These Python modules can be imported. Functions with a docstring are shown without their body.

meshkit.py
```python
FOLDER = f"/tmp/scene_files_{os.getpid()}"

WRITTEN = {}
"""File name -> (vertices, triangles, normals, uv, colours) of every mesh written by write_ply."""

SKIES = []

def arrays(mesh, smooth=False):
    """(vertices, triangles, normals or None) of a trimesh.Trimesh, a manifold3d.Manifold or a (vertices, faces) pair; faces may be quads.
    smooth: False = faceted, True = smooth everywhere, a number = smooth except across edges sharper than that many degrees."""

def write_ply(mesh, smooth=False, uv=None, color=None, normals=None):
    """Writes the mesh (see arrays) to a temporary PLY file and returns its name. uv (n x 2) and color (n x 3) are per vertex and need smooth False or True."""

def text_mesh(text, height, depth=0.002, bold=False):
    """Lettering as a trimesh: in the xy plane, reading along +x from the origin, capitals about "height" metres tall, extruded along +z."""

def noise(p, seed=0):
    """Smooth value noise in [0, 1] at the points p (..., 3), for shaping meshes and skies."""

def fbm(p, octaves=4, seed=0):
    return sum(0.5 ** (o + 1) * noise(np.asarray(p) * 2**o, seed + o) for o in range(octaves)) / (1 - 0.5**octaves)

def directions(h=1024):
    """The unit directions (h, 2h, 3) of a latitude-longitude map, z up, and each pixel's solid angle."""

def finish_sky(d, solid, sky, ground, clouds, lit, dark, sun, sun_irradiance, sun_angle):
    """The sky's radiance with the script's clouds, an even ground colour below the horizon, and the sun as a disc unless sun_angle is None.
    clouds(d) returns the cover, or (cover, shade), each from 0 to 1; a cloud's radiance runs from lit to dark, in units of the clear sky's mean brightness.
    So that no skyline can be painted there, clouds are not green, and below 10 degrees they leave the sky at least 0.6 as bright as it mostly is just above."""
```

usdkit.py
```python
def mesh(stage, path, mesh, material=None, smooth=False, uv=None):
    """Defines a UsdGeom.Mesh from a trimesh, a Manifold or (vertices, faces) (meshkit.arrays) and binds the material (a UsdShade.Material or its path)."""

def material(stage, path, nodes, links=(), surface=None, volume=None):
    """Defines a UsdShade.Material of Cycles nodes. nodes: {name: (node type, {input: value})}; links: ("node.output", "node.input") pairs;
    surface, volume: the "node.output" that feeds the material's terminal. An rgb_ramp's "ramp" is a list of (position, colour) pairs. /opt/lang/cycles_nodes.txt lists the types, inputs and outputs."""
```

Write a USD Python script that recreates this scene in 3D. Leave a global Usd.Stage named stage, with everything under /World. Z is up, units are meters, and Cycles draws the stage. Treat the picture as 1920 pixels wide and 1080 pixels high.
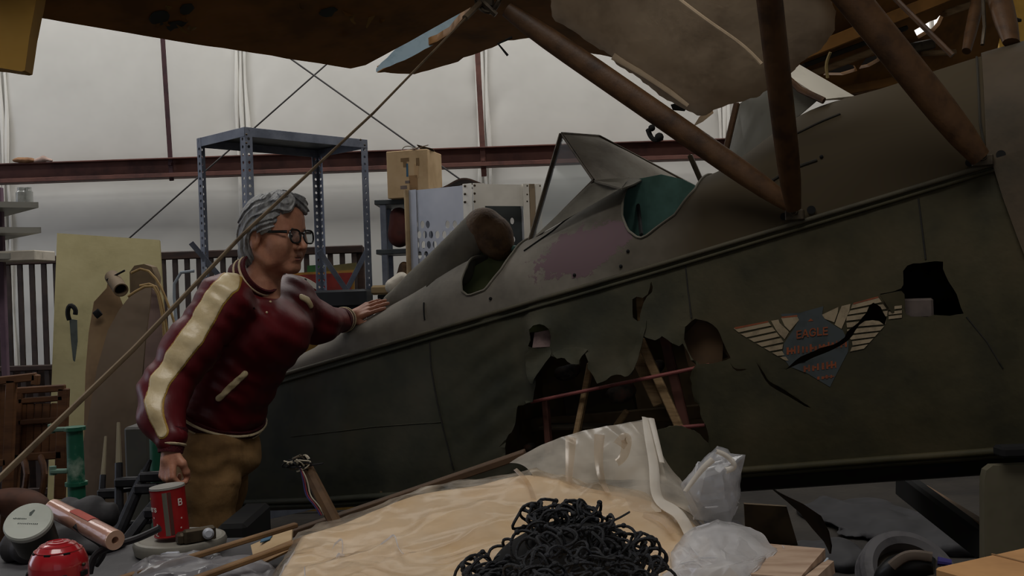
import math, random
import numpy as np, trimesh, shapely
from shapely.geometry import Polygon, LineString, Point, box as sbox
from shapely import affinity
from shapely.ops import unary_union
from pxr import Usd, UsdGeom, UsdLux, UsdShade, Gf, Sdf, Vt
import usdkit, meshkit

stage = Usd.Stage.CreateInMemory()
UsdGeom.SetStageUpAxis(stage, "Z"); UsdGeom.SetStageMetersPerUnit(stage, 1.0)
UsdGeom.Xform.Define(stage, "/World")
rng = np.random.default_rng(7)
random.seed(7)

# ------------------------------------------------------------------ camera, light, exposure
FPX, ROLL, EYE = 1900.0, math.radians(2.0), 1.4
CR, SR = math.cos(ROLL), math.sin(ROLL)
cam = UsdGeom.Camera.Define(stage, "/World/camera")
cam.AddTransformOp().Set(Gf.Matrix4d(CR, 0, -SR, 0, SR, 0, CR, 0, 0, -1, 0, 0, 0, 0, EYE, 1))
cam.CreateHorizontalApertureAttr(36.0); cam.CreateFocalLengthAttr(36.0 * FPX / 1920.0)
cam.CreateFocusDistanceAttr(3.3); cam.CreateFStopAttr(0.0)
cam.CreateClippingRangeAttr(Gf.Vec2f(0.05, 200))
cam.CreateExposureAttr(0.0)

def rect_light(name, pos, target, w, h, color, inten):
    l = UsdLux.RectLight.Define(stage, "/World/" + name)
    p, t = np.array(pos, float), np.array(target, float)
    b = p - t; b /= np.linalg.norm(b)
    r = np.cross([0, 0, 1.0], b) if abs(b[2]) < .99 else np.array([1.0, 0, 0]); r /= np.linalg.norm(r)
    u = np.cross(b, r)
    l.AddTransformOp().Set(Gf.Matrix4d(*r, 0, *u, 0, *b, 0, *p, 1))
    l.CreateWidthAttr(w); l.CreateHeightAttr(h); l.CreateColorAttr(Gf.Vec3f(*color)); l.CreateIntensityAttr(inten)
    return l

# skylight strips in the roof (over the far aisle and over the near left) and the open hangar door behind the camera
rect_light("skylight_far", (-.8, 6.2, 5.22), (-.8, 6.2, 0), 10.0, 1.5, (1.0, .985, .955), 4.4)
rect_light("skylight_near", (-.4, .8, 5.22), (-.4, .8, 0), 3.6, 1.4, (1.0, .97, .93), 6.0)
rect_light("hangar_door", (1.2, -3.9, 1.9), (1.2, 0, 1.9), 3.2, 3.4, (.84, .89, 1.0), .30)
rect_light("side_door", (-7.2, 4.4, 2.3), (0, 3.6, 1.6), 2.6, 3.2, (.74, .81, 1.0), 1.7)

# ------------------------------------------------------------------ pixel rays and small helpers
def ray(px, py):
    du, dv = (px - 960.0) / FPX, (540.0 - py) / FPX
    return np.array([du * CR + dv * SR, 1.0, -du * SR + dv * CR])
def at(px, py, Y):
    return ray(px, py) * Y + np.array([0, 0, EYE])
def proj(p):
    p = np.asarray(p, float); x, y, z = p[..., 0], p[..., 1], p[..., 2] - EYE
    return np.stack([960 + FPX * (x * CR - z * SR) / y, 540 - FPX * (x * SR + z * CR) / y], -1)
def unit(v):
    v = np.asarray(v, float); return v / max(np.linalg.norm(v), 1e-12)
def cat(ms): return trimesh.util.concatenate([m for m in ms if m is not None])
def tm(v, f): return trimesh.Trimesh(np.asarray(v, float), np.asarray(f, int), process=False)
def frame(x=None, z=None):
    "rotation matrix whose columns are the axes; given x (kept) and a hint z, or only z"
    if x is not None:
        x = unit(x); z = np.array([0, 0, 1.0]) if z is None else np.asarray(z, float)
        y = np.cross(z, x)
        if np.linalg.norm(y) < 1e-6: y = np.cross([0, 1.0, 0], x)
        y = unit(y); z = np.cross(x, y)
    else:
        z = unit(z); x = np.array([1.0, 0, 0]) if abs(z[0]) < .9 else np.array([0, 1.0, 0])
        y = unit(np.cross(z, x)); x = np.cross(y, z)
    return np.stack([x, y, z], 1)
def xf(m, R=None, t=None):
    m = m.copy(); v = m.vertices
    if R is not None: v = v @ np.asarray(R).T
    if t is not None: v = v + np.asarray(t)
    return tm(v, m.faces)
def rbox(size, bev=.004, R=None, t=None):
    s = np.array(size, float) / 2; b = min(bev, s.min() * .45)
    pts = []
    for sx in (-1, 1):
        for sy in (-1, 1):
            for sz in (-1, 1):
                c = np.array([sx, sy, sz]) * s
                for k in range(3):
                    d = np.array([sx, sy, sz]) * b; d[k] = 0
                    pts.append(c - d)
    m = trimesh.convex.convex_hull(np.array(pts)); return xf(tm(m.vertices, m.faces), R, t)
def beam(p, q, w, h, up=(0, 0, 1), bev=.004):
    "a bar from p to q, w across and h along up"
    p, q = np.asarray(p, float), np.asarray(q, float)
    return rbox((np.linalg.norm(q - p), w, h), bev, frame(q - p, up), (p + q) / 2)
def tube(pts, r, n=8, closed=False, flat=1.0, side=None):
    "a tube along the points; r a number or one per point; flat squeezes it across the side direction"
    P = np.asarray(pts, float); m = len(P); r = np.broadcast_to(np.asarray(r, float), (m,))
    T = np.zeros_like(P)
    if closed: T = np.roll(P, -1, 0) - np.roll(P, 1, 0)
    else: T[1:-1] = P[2:] - P[:-2]; T[0] = P[1] - P[0]; T[-1] = P[-1] - P[-2]
    T /= np.maximum(np.linalg.norm(T, axis=1, keepdims=True), 1e-12)
    nrm = np.asarray(side, float) if side is not None else (np.array([0, 0, 1.0]) if abs(T[0][2]) < .9 else np.array([1.0, 0, 0]))
    rings = []
    ang = np.linspace(0, 2 * np.pi, n, endpoint=False)
    for i in range(m):
        nrm = nrm - T[i] * nrm.dot(T[i]); nrm = unit(nrm); b = np.cross(T[i], nrm)
        rings.append(P[i] + r[i] * (np.cos(ang)[:, None] * nrm + np.sin(ang)[:, None] * b * flat))
    V = np.concatenate(rings); F = []
    a = np.arange(n); b2 = (a + 1) % n
    for i in range(m if closed else m - 1):
        o, o2 = i * n, ((i + 1) % m) * n
        F += [np.stack([o + a, o + b2, o2 + b2], 1), np.stack([o + a, o2 + b2, o2 + a], 1)]
    if not closed:
        V = np.vstack([V, P[0], P[-1]]); c0, c1 = len(V) - 2, len(V) - 1; o = (m - 1) * n
        F += [np.stack([b2, a, np.full(n, c0)], 1), np.stack([o + a, o + b2, np.full(n, c1)], 1)]
    return tm(V, np.vstack(F))
def spline(pts, n=20, closed=False):
    P = np.asarray(pts, float)
    if len(P) < 3: return np.array([P[0] + (P[-1] - P[0]) * t for t in np.linspace(0, 1, n)])
    from scipy.interpolate import CubicSpline
    if closed: P = np.vstack([P, P[:1]])
    d = np.r_[0, np.cumsum(np.maximum(np.linalg.norm(np.diff(P, axis=0), axis=1), 1e-9))]
    cs = CubicSpline(d, P, bc_type="periodic" if closed else "natural")
    return cs(np.linspace(0, d[-1], n, endpoint=not closed))
def lathe(profile, n=24, R=None, t=None):
    "profile: (radius, height) from bottom to top, turned about z; ends closed where the radius is 0"
    pr = np.asarray(profile, float); m = len(pr); ang = np.linspace(0, 2 * np.pi, n, endpoint=False)
    V = np.concatenate([np.stack([r * np.cos(ang), r * np.sin(ang), np.full(n, z)], 1) for r, z in pr])
    a = np.arange(n); b = (a + 1) % n; F = []
    for i in range(m - 1):
        o, p = i * n, (i + 1) * n
        if pr[i][0] > 1e-9: F.append(np.stack([o + a, o + b, p + b], 1))
        if pr[i + 1][0] > 1e-9: F.append(np.stack([o + a, p + b, p + a], 1))
    return xf(tm(V, np.vstack(F)), R, t)
def tri(poly):
    V, F = trimesh.creation.triangulate_polygon(poly, engine="earcut"); return np.asarray(V), np.asarray(F)
def tess(poly, cell):
    "a polygon cut up by a square grid, then triangulated: (points, faces), welded"
    if not poly.is_valid: poly = poly.buffer(0)
    x0, y0, x1, y1 = poly.bounds; prep = shapely.prepared.prep(poly); Vs, Fs, o = [], [], 0
    for i in range(int(math.floor(x0 / cell)), int(math.ceil(x1 / cell))):
        for j in range(int(math.floor(y0 / cell)), int(math.ceil(y1 / cell))):
            c = sbox(i * cell, j * cell, (i + 1) * cell, (j + 1) * cell)
            if prep.contains(c):
                Vs.append(np.array([[i, j], [i + 1, j], [i + 1, j + 1], [i, j + 1]], float) * cell); Fs.append(np.array([[0, 1, 2], [0, 2, 3]]) + o); o += 4
            elif prep.intersects(c):
                g = poly.intersection(c)
                for q in getattr(g, "geoms", [g]):
                    if q.geom_type == "Polygon" and q.area > 1e-9:
                        v, f = tri(q); Vs.append(v); Fs.append(f + o); o += len(v)
    V, F = np.vstack(Vs), np.vstack(Fs)
    _, first, inv = np.unique(np.round(V, 6), axis=0, return_index=True, return_inverse=True)
    F = inv.ravel()[F]; F = F[(F[:, 0] != F[:, 1]) & (F[:, 1] != F[:, 2]) & (F[:, 2] != F[:, 0])]
    V = V[first]
    a = V[F]; s = (a[:, 1, 0] - a[:, 0, 0]) * (a[:, 2, 1] - a[:, 0, 1]) - (a[:, 1, 1] - a[:, 0, 1]) * (a[:, 2, 0] - a[:, 0, 0])
    F[s < 0] = F[s < 0][:, ::-1]
    return V, F
def shell(V, F, th, N=None):
    "a sheet given thickness th on its back"
    V = np.asarray(V, float); F = np.asarray(F, int)
    if N is None:
        N = np.zeros_like(V); fn = np.cross(V[F[:, 1]] - V[F[:, 0]], V[F[:, 2]] - V[F[:, 0]])
        for k in range(3): np.add.at(N, F[:, k], fn)
        N /= np.maximum(np.linalg.norm(N, axis=1, keepdims=True), 1e-12)
    n = len(V); e = np.vstack([F[:, [0, 1]], F[:, [1, 2]], F[:, [2, 0]]])
    key = {tuple(x) for x in e.tolist()}
    be = np.array([x for x in e.tolist() if (x[1], x[0]) not in key]).reshape(-1, 2)
    Fs = [F, F[:, ::-1] + n]
    if len(be): Fs += [np.stack([be[:, 1], be[:, 0], be[:, 0] + n], 1), np.stack([be[:, 1], be[:, 0] + n, be[:, 1] + n], 1)]
    return tm(np.vstack([V, V - np.broadcast_to(N, V.shape) * th]), np.vstack(Fs))
def plate(poly, th, R=None, t=None):
    "a polygon extruded along z by th"
    ms = [trimesh.creation.extrude_polygon(g, th, engine="earcut") for g in getattr(poly, "geoms", [poly])]
    m = cat(ms); return xf(tm(m.vertices, m.faces), R, t)
def pxpoly(pts, Y, th=.02, cell=None, bump=None, Yfun=None):
    "an outline seen at pixels, standing at depth Y (or Yfun(px, py)), th thick away from the camera"
    pg = Polygon(pts)
    if cell is None: v, f = tri(pg)
    else: v, f = tess(pg, cell)
    V = np.array([at(a, b, Yfun(a, b) if Yfun else Y) for a, b in v])
    if bump is not None: V = V + bump(V)
    m = tm(V, f)
    n = np.cross(V[f[:, 1]] - V[f[:, 0]], V[f[:, 2]] - V[f[:, 0]]).sum(0)
    if n[1] > 0: f = f[:, ::-1]
    return shell(V, f, th)
def wob(pts, amp, step, seed):
    "an outline with ragged edges"
    r = np.random.default_rng(seed); ls = LineString(list(pts) + [pts[0]]); n = max(8, int(ls.length / step))
    P = np.array([ls.interpolate(i / n, normalized=True).coords[0] for i in range(n)])
    return P + r.normal(0, amp, P.shape)

# ------------------------------------------------------------------ prims
used = {}
def numbered(path):
    k = used.get(path, 0); used[path] = k + 1
    return path if k == 0 else f"{path}_{k:03d}"
def tag(prim, label=None, cat=None, group=None, kind=None):
    for k, v in (("label", label), ("category", cat), ("group", group), ("kind", kind)):
        if v: prim.SetCustomDataByKey(k, v)
    return prim
BASE = {}
def thing(name, label, cat, base=(0, 0, 0), group=None, kind=None):
    path = numbered("/World/" + name); x = UsdGeom.Xform.Define(stage, path)
    x.AddTranslateOp().Set(Gf.Vec3d(*map(float, base))); BASE[path] = np.array(base, float)
    tag(x.GetPrim(), label, cat, group, kind); return path
def part(parent, name, mesh, m, label=None, smooth=35, kind=None):
    path = numbered(parent + "/" + name)
    top = "/".join(parent.split("/")[:3]); b = BASE.get(top, np.zeros(3))
    v, f, n = meshkit.arrays(mesh, smooth)
    p = usdkit.mesh(stage, path, tm(v - b, f), m)
    if n is not None:
        p.CreateNormalsAttr(Vt.Vec3fArray.FromNumpy(n.astype(np.float32))); p.SetNormalsInterpolation("vertex")
    tag(p.GetPrim(), label, None, None, kind); return path
def single(name, mesh, m, label=None, cat=None, group=None, kind=None, smooth=35):
    path = numbered("/World/" + name); v, f, n = meshkit.arrays(mesh, smooth)
    b = np.array([(v[:, 0].min() + v[:, 0].max()) / 2, (v[:, 1].min() + v[:, 1].max()) / 2, v[:, 2].min()]) if kind != "structure" else np.zeros(3)
    p = usdkit.mesh(stage, path, tm(v - b, f), m)
    if n is not None:
        p.CreateNormalsAttr(Vt.Vec3fArray.FromNumpy(n.astype(np.float32))); p.SetNormalsInterpolation("vertex")
    p.AddTranslateOp().Set(Gf.Vec3d(*map(float, b))); BASE[path] = b
    tag(p.GetPrim(), label, cat, group, kind); return path

# ------------------------------------------------------------------ materials
def lin(c):
    "sRGB 0-255 to linear"
    c = np.asarray(c, float) / 255; return np.where(c < .04045, c / 12.92, ((c + .055) / 1.055) ** 2.4)
MATS = {}
def mat(name, c1, c2=None, c3=None, scale=6.0, detail=5, rough=.75, metal=0.0, bump=0.0, bscale=40.0, spec=.4, stretch=(1, 1, 1), coat=0.0, sub=None, dist=0.0, pos=(.35, .5, .68)):
    if name in MATS: return MATS[name]
    c2 = c2 if c2 is not None else tuple(np.asarray(c1) * .78); c3 = c3 if c3 is not None else c1
    nodes = {"g": ("geometry", {}), "m": ("mapping", {"scale": stretch}), "n": ("noise_texture", {"scale": scale, "detail": detail, "roughness": .6, "distortion": dist}),
             "r": ("rgb_ramp", {"ramp": [(pos[0], tuple(lin(c2))), (pos[1], tuple(lin(c1))), (pos[2], tuple(lin(c3)))]}),
             "p": ("principled_bsdf", {"roughness": rough, "metallic": metal, "specular_ior_level": spec, "coat_weight": coat})}
    links = [("g.position", "m.vector"), ("m.vector", "n.vector"), ("n.fac", "r.fac"), ("r.color", "p.base_color")]
    if bump:
        nodes["n2"] = ("noise_texture", {"scale": bscale, "detail": 4}); nodes["b"] = ("bump", {"strength": bump, "distance": .01})
        links += [("m.vector", "n2.vector"), ("n2.fac", "b.height"), ("b.normal", "p.normal")]
    MATS[name] = usdkit.material(stage, "/World/Looks/" + name, nodes, links, "p.BSDF"); return MATS[name]
def film(name, tint, alpha, rough=.25, gloss=.25, diffuse=.6, trans=.4):
    "clear plastic film: mostly see-through, a milky veil and a sharp gloss"
    if name in MATS: return MATS[name]
    nodes = {"t": ("transparent_bsdf", {"color": tuple(.5 + .5 * lin(tint))}), "d": ("diffuse_bsdf", {"color": tuple(lin(tint))}), "tl": ("translucent_bsdf", {"color": tuple(lin(tint))}),
             "md": ("mix_closure", {"fac": trans}), "g": ("glossy_bsdf", {"color": (1, 1, 1), "roughness": rough}), "f": ("layer_weight", {"blend": .5}), "fp": ("math", {"math_type": "power", "value2": 4.0}), "fm": ("math", {"math_type": "multiply_add", "value2": gloss, "value3": .045}),
             "ge": ("geometry", {}), "no": ("noise_texture", {"scale": 14.0, "detail": 4}), "ra": ("map_range", {"from_min": .35, "from_max": .7, "to_min": max(alpha - .18, 0), "to_max": min(alpha + .18, 1)}),
             "m1": ("mix_closure", {}), "m2": ("mix_closure", {}), "n2": ("noise_texture", {"scale": 22.0, "detail": 2, "distortion": 1.0}), "b": ("bump", {"strength": .3, "distance": .004})}
    links = [("d.BSDF", "md.closure1"), ("tl.BSDF", "md.closure2"), ("ge.position", "no.vector"), ("no.fac", "ra.value"), ("ra.result", "m1.fac"), ("t.BSDF", "m1.closure1"), ("md.closure", "m1.closure2"),
             ("f.facing", "fp.value1"), ("fp.value", "fm.value1"), ("fm.value", "m2.fac"), ("m1.closure", "m2.closure1"), ("g.BSDF", "m2.closure2"), ("ge.position", "n2.vector"), ("n2.fac", "b.height"), ("b.normal", "g.normal")]
    MATS[name] = usdkit.material(stage, "/World/Looks/" + name, nodes, links, "m2.closure"); return MATS[name]
def pane_mat(name, tint, alpha):
    if name in MATS: return MATS[name]
    nodes = {"t": ("transparent_bsdf", {"color": (.95, .97, .97)}), "d": ("diffuse_bsdf", {"color": tuple(lin(tint))}), "m1": ("mix_closure", {"fac": alpha}),
             "g": ("glossy_bsdf", {"roughness": .08}), "f": ("layer_weight", {"blend": .5}), "fp": ("math", {"math_type": "power", "value2": 5.0}), "fm": ("math", {"math_type": "multiply_add", "value2": .4, "value3": .035}), "m2": ("mix_closure", {})}
    MATS[name] = usdkit.material(stage, "/World/Looks/" + name, nodes, [("t.BSDF", "m1.closure1"), ("d.BSDF", "m1.closure2"), ("m1.closure", "m2.closure1"), ("g.BSDF", "m2.closure2"), ("f.facing", "fp.value1"), ("fp.value", "fm.value1"), ("fm.value", "m2.fac")], "m2.closure")
    return MATS[name]
def emit(name, col, s):
    MATS[name] = usdkit.material(stage, "/World/Looks/" + name, {"e": ("emission", {"color": col, "strength": s})}, [], "e.emission"); return MATS[name]
def fbm3(p, f, seed=0, o=3): return meshkit.fbm(np.asarray(p) * f, o, seed) - .5

# ------------------------------------------------------------------ signed distance fields -> one smooth surface
class SDF:
    def __init__(s): s.p = []; s.disp = None
    def add(s, fn, c, r, k=.02, op="u"): s.p.append((fn, np.asarray(c, float), float(r), k, op)); return s
    def cap(s, a, b, ra, rb=None, k=.02, op="u"):
        a, b = np.asarray(a, float), np.asarray(b, float); rb = ra if rb is None else rb; ab = b - a; L = max(ab.dot(ab), 1e-12)
        def fn(p):
            t = np.clip((p - a) @ ab / L, 0, 1); return np.linalg.norm(p - a - t[:, None] * ab, axis=1) - (ra + (rb - ra) * t)
        return s.add(fn, (a + b) / 2, math.sqrt(L) / 2 + max(ra, rb), k, op)
    def chain(s, pts, rs, k=.02, op="u"):
        for i in range(len(pts) - 1): s.cap(pts[i], pts[i + 1], rs[i], rs[i + 1], k, op)
        return s
    def ell(s, c, r, R=None, k=.02, op="u"):
        c = np.asarray(c, float); r = np.asarray(r, float); R = np.eye(3) if R is None else np.asarray(R)
        def fn(p):
            q = (p - c) @ R; k0 = np.linalg.norm(q / r, axis=1); k1 = np.linalg.norm(q / (r * r), axis=1); return k0 * (k0 - 1) / np.maximum(k1, 1e-9)
        return s.add(fn, c, r.max(), k, op)
    def box(s, c, h, R=None, rd=.005, k=.005, op="u"):
        c = np.asarray(c, float); h = np.asarray(h, float); R = np.eye(3) if R is None else np.asarray(R)
        def fn(p):
            q = np.abs((p - c) @ R) - (h - rd); return np.linalg.norm(np.maximum(q, 0), axis=1) + np.minimum(q.max(1), 0) - rd
        return s.add(fn, c, np.linalg.norm(h), k, op)
    def __call__(s, p, sel=None, base=True):
        d = np.full(len(p), 1.0)
        for fn, c, r, k, op in (s.p if sel is None else sel):
            e = fn(p)
            if op == "u":
                h = np.maximum(k - np.abs(d - e), 0) / k; d = np.minimum(d, e) - h * h * k / 4
            elif op == "s":
                h = np.maximum(k - np.abs(-d - (-(-e))) , 0) / k if False else np.maximum(k - np.abs(d + e), 0) / k; d = np.maximum(d, -e) + h * h * k / 4
            else:
                h = np.maximum(k - np.abs(d - e), 0) / k; d = np.maximum(d, e) + h * h * k / 4
        if s.disp is not None and base: d = d + s.disp(p)
        return d
    def near(s, c, R):
        out = [x for x in s.p if x[4] != "u" or np.linalg.norm(x[1] - c) < x[2] + R + .06]
        return out
    def mesh(s, h, lo=None, hi=None, B=12):
        us = [x for x in s.p if x[4] == "u"]
        lo = np.min([c - r for _, c, r, _, _ in us], 0) - 3 * h if lo is None else np.array(lo, float)
        hi = np.max([c + r for _, c, r, _, _ in us], 0) + 3 * h if hi is None else np.array(hi, float)
        nb = np.ceil((hi - lo) / (h * B)).astype(int); N = nb * B + 2
        bi = np.stack(np.meshgrid(*[np.arange(k) for k in nb], indexing="ij"), -1).reshape(-1, 3)
        cen = lo + (bi + .5) * B * h; dc = s(cen); act = bi[np.abs(dc) < B * h * .87 * 1.35 + .012]
        g = np.stack(np.meshgrid(*[np.arange(B + 2)] * 3, indexing="ij"), -1).reshape(-1, 3)
        VI, VP, Q = [], [], []
        E = [((0, 0, 0), (1, 0, 0)), ((0, 1, 0), (1, 1, 0)), ((0, 0, 1), (1, 0, 1)), ((0, 1, 1), (1, 1, 1)), ((0, 0, 0), (0, 1, 0)), ((1, 0, 0), (1, 1, 0)), ((0, 0, 1), (0, 1, 1)), ((1, 0, 1), (1, 1, 1)),
             ((0, 0, 0), (0, 0, 1)), ((1, 0, 0), (1, 0, 1)), ((0, 1, 0), (0, 1, 1)), ((1, 1, 0), (1, 1, 1))]
        for b in act:
            o = b * B; pts = lo + (g + o) * h; sel = s.near(lo + (o + B / 2) * h, B * h * .87)
            if not any(x[4] == "u" for x in sel): continue
            d = s(pts, sel).reshape(B + 2, B + 2, B + 2)
            if d.min() > 0 or d.max() < 0: continue
            ins = d < 0; acc = np.zeros((B, B, B, 3)); cnt = np.zeros((B, B, B))
            for e0, e1 in E:
                s0 = tuple(slice(k, k + B) for k in e0); s1 = tuple(slice(k, k + B) for k in e1); m = ins[s0] != ins[s1]
                t = np.where(m, d[s0] / np.where(m, d[s0] - d[s1], 1), 0)
                acc += m[..., None] * (np.array(e0) + t[..., None] * (np.array(e1) - np.array(e0))); cnt += m
            c = np.argwhere(cnt > 0)
            if len(c): VP.append(lo + (c + o + acc[tuple(c.T)] / cnt[tuple(c.T)][:, None]) * h); VI.append(np.ravel_multi_index((c + o).T, N))
            for ax in range(3):  # edges from sample 1..B of this block, so that the four cells around lie in this block or ahead by index
                o1 = np.zeros(3, int); o1[ax] = 1
                s0 = tuple(slice(1, B + 1) for _ in range(3)); s1 = tuple(slice(1 + o1[k], B + 1 + o1[k]) for k in range(3))
                m = ins[s0] != ins[s1]; e = np.argwhere(m) + 1
                if not len(e): continue
                u, v = np.zeros(3, int), np.zeros(3, int); u[(ax + 1) % 3] = 1; v[(ax + 2) % 3] = 1
                q = np.stack([np.ravel_multi_index((e + o - w).T, N) for w in (u + v, v, 0 * u, u)], 1)
                fl = ins[tuple(e.T)]; q[~fl] = q[~fl][:, ::-1]; Q.append(q)
        VI, VP, Q = np.concatenate(VI), np.vstack(VP), np.vstack(Q)
        od = np.argsort(VI); VI, VP = VI[od], VP[od]; idx = np.clip(np.searchsorted(VI, Q), 0, len(VI) - 1); ok = (VI[idx] == Q).all(1); idx = idx[ok]
        return tm(VP, np.vstack([idx[:, [0, 1, 2]], idx[:, [0, 2, 3]]]))
def march(f, px, py, y0=1.2, y1=6.0, n=160):
    "where the sight line through a pixel first meets a field"
    t = np.linspace(y0, y1, n); d = ray(px, py); P = d * t[:, None] + [0, 0, EYE]; v = f(P); i = np.argmax(v < 0)
    if not (v < 0).any(): i = int(np.argmin(v)); return P[i]
    a, b = t[max(i - 1, 0)], t[i]
    for _ in range(20):
        c = (a + b) / 2
        if f((d * c + [0, 0, EYE])[None])[0] < 0: b = c
        else: a = c
    return d * b + np.array([0, 0, EYE])
# ------------------------------------------------------------------ the hangar
WY = 7.5
M_ins = mat("white_insulation", (208, 206, 200), (202, 200, 194), (213, 211, 205), scale=1.3, rough=.6, bump=.25, bscale=5)
M_steel = mat("oxide_red_steel", (96, 60, 52), (72, 45, 40), (106, 70, 60), scale=4, rough=.7, bump=.1, bscale=60)
M_conc = mat("stained_concrete", (42, 37, 32), (30, 26, 23), (50, 45, 39), scale=2.2, rough=.85, bump=.3, bscale=30)
M_tape = mat("seam_vinyl", (222, 220, 214), (205, 202, 195), scale=9, rough=.4, stretch=(3, 3, .3), bump=.4, bscale=12)
wall = "/World/wall_back"; used[wall] = 1
tag(UsdGeom.Xform.Define(stage, wall).GetPrim(), "white vinyl-faced insulated wall behind the shelving", None, None, "structure")
xs = [-7.5, -5.53, -3.75, -1.96, -.17, 1.62, 3.4, 5.2, 7.5]
for i in range(len(xs) - 1):
    a, b = xs[i], xs[i + 1]; nx, nz = 40, 80
    X, Z = np.meshgrid(np.linspace(a, b, nx), np.linspace(0, 5.3, nz), indexing="ij")
    u = (X - a) / (b - a); zz = np.where(Z < 2.3, Z / 2.3, (Z - 2.3) / 3.0)
    P = np.stack([X, Z * 0, Z], -1)
    bul = .05 * np.sin(np.pi * u) ** .6 * np.sin(np.pi * np.clip(zz, 0, 1)) ** .5
    wr = .012 * np.exp(-np.minimum(u, 1 - u) / .06) * np.sin(X * 260 + 3 * fbm3(P, 1.2, i) * 6)
    Y = WY + .06 - bul - wr * np.minimum(1, np.minimum(u, 1 - u) * 40) - .006 * fbm3(P, .8, i + 5)
    V = np.stack([X, Y, Z], -1).reshape(-1, 3); I = np.arange(nx * nz).reshape(nx, nz)
    F = np.stack([I[:-1, :-1], I[1:, :-1], I[1:, 1:], I[:-1, 1:]], -1).reshape(-1, 4)
    F = np.vstack([F[:, [0, 1, 2]], F[:, [0, 2, 3]]])
    part(wall, "insulation_panel", shell(V, F, .03), M_ins)
for x in xs[1:-1]:
    z = np.linspace(0.02, 5.28, 60); ms = []
    for k in range(3):
        ms.append(tube(np.stack([x - .035 + .035 * k + .006 * np.sin(z * (5 + k) + k * 2 + x), np.full(60, WY + .035), z], 1), .014 + .005 * np.sin(z * 7 + k), 6))
    part(wall, "seam_fold", cat(ms), M_tape)
def structure(name, mesh, m, smooth=35): return single(name, mesh, m, kind="structure", smooth=smooth)
structure("floor", rbox((17, 13, .2), .01, None, (0, 2, -.1)), M_conc)
structure("ceiling", rbox((15.2, 11.8, .1), .01, None, (0, 1.8, 5.36)), M_ins)
structure("wall_left", rbox((.1, 11.6, 5.3), .01, None, (-7.55, 1.75, 2.65)), M_ins)
structure("wall_right", rbox((.1, 11.6, 5.3), .01, None, (7.55, 1.75, 2.65)), M_ins)
structure("wall_front", cat([rbox((6.4, .1, 5.3), .01, None, (-3.9, -4.05, 2.65)), rbox((4.3, .1, 5.3), .01, None, (5.2, -4.05, 2.65)), rbox((3.9, .1, 1.6), .01, None, (1.2, -4.05, 4.5))]), M_ins)
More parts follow.
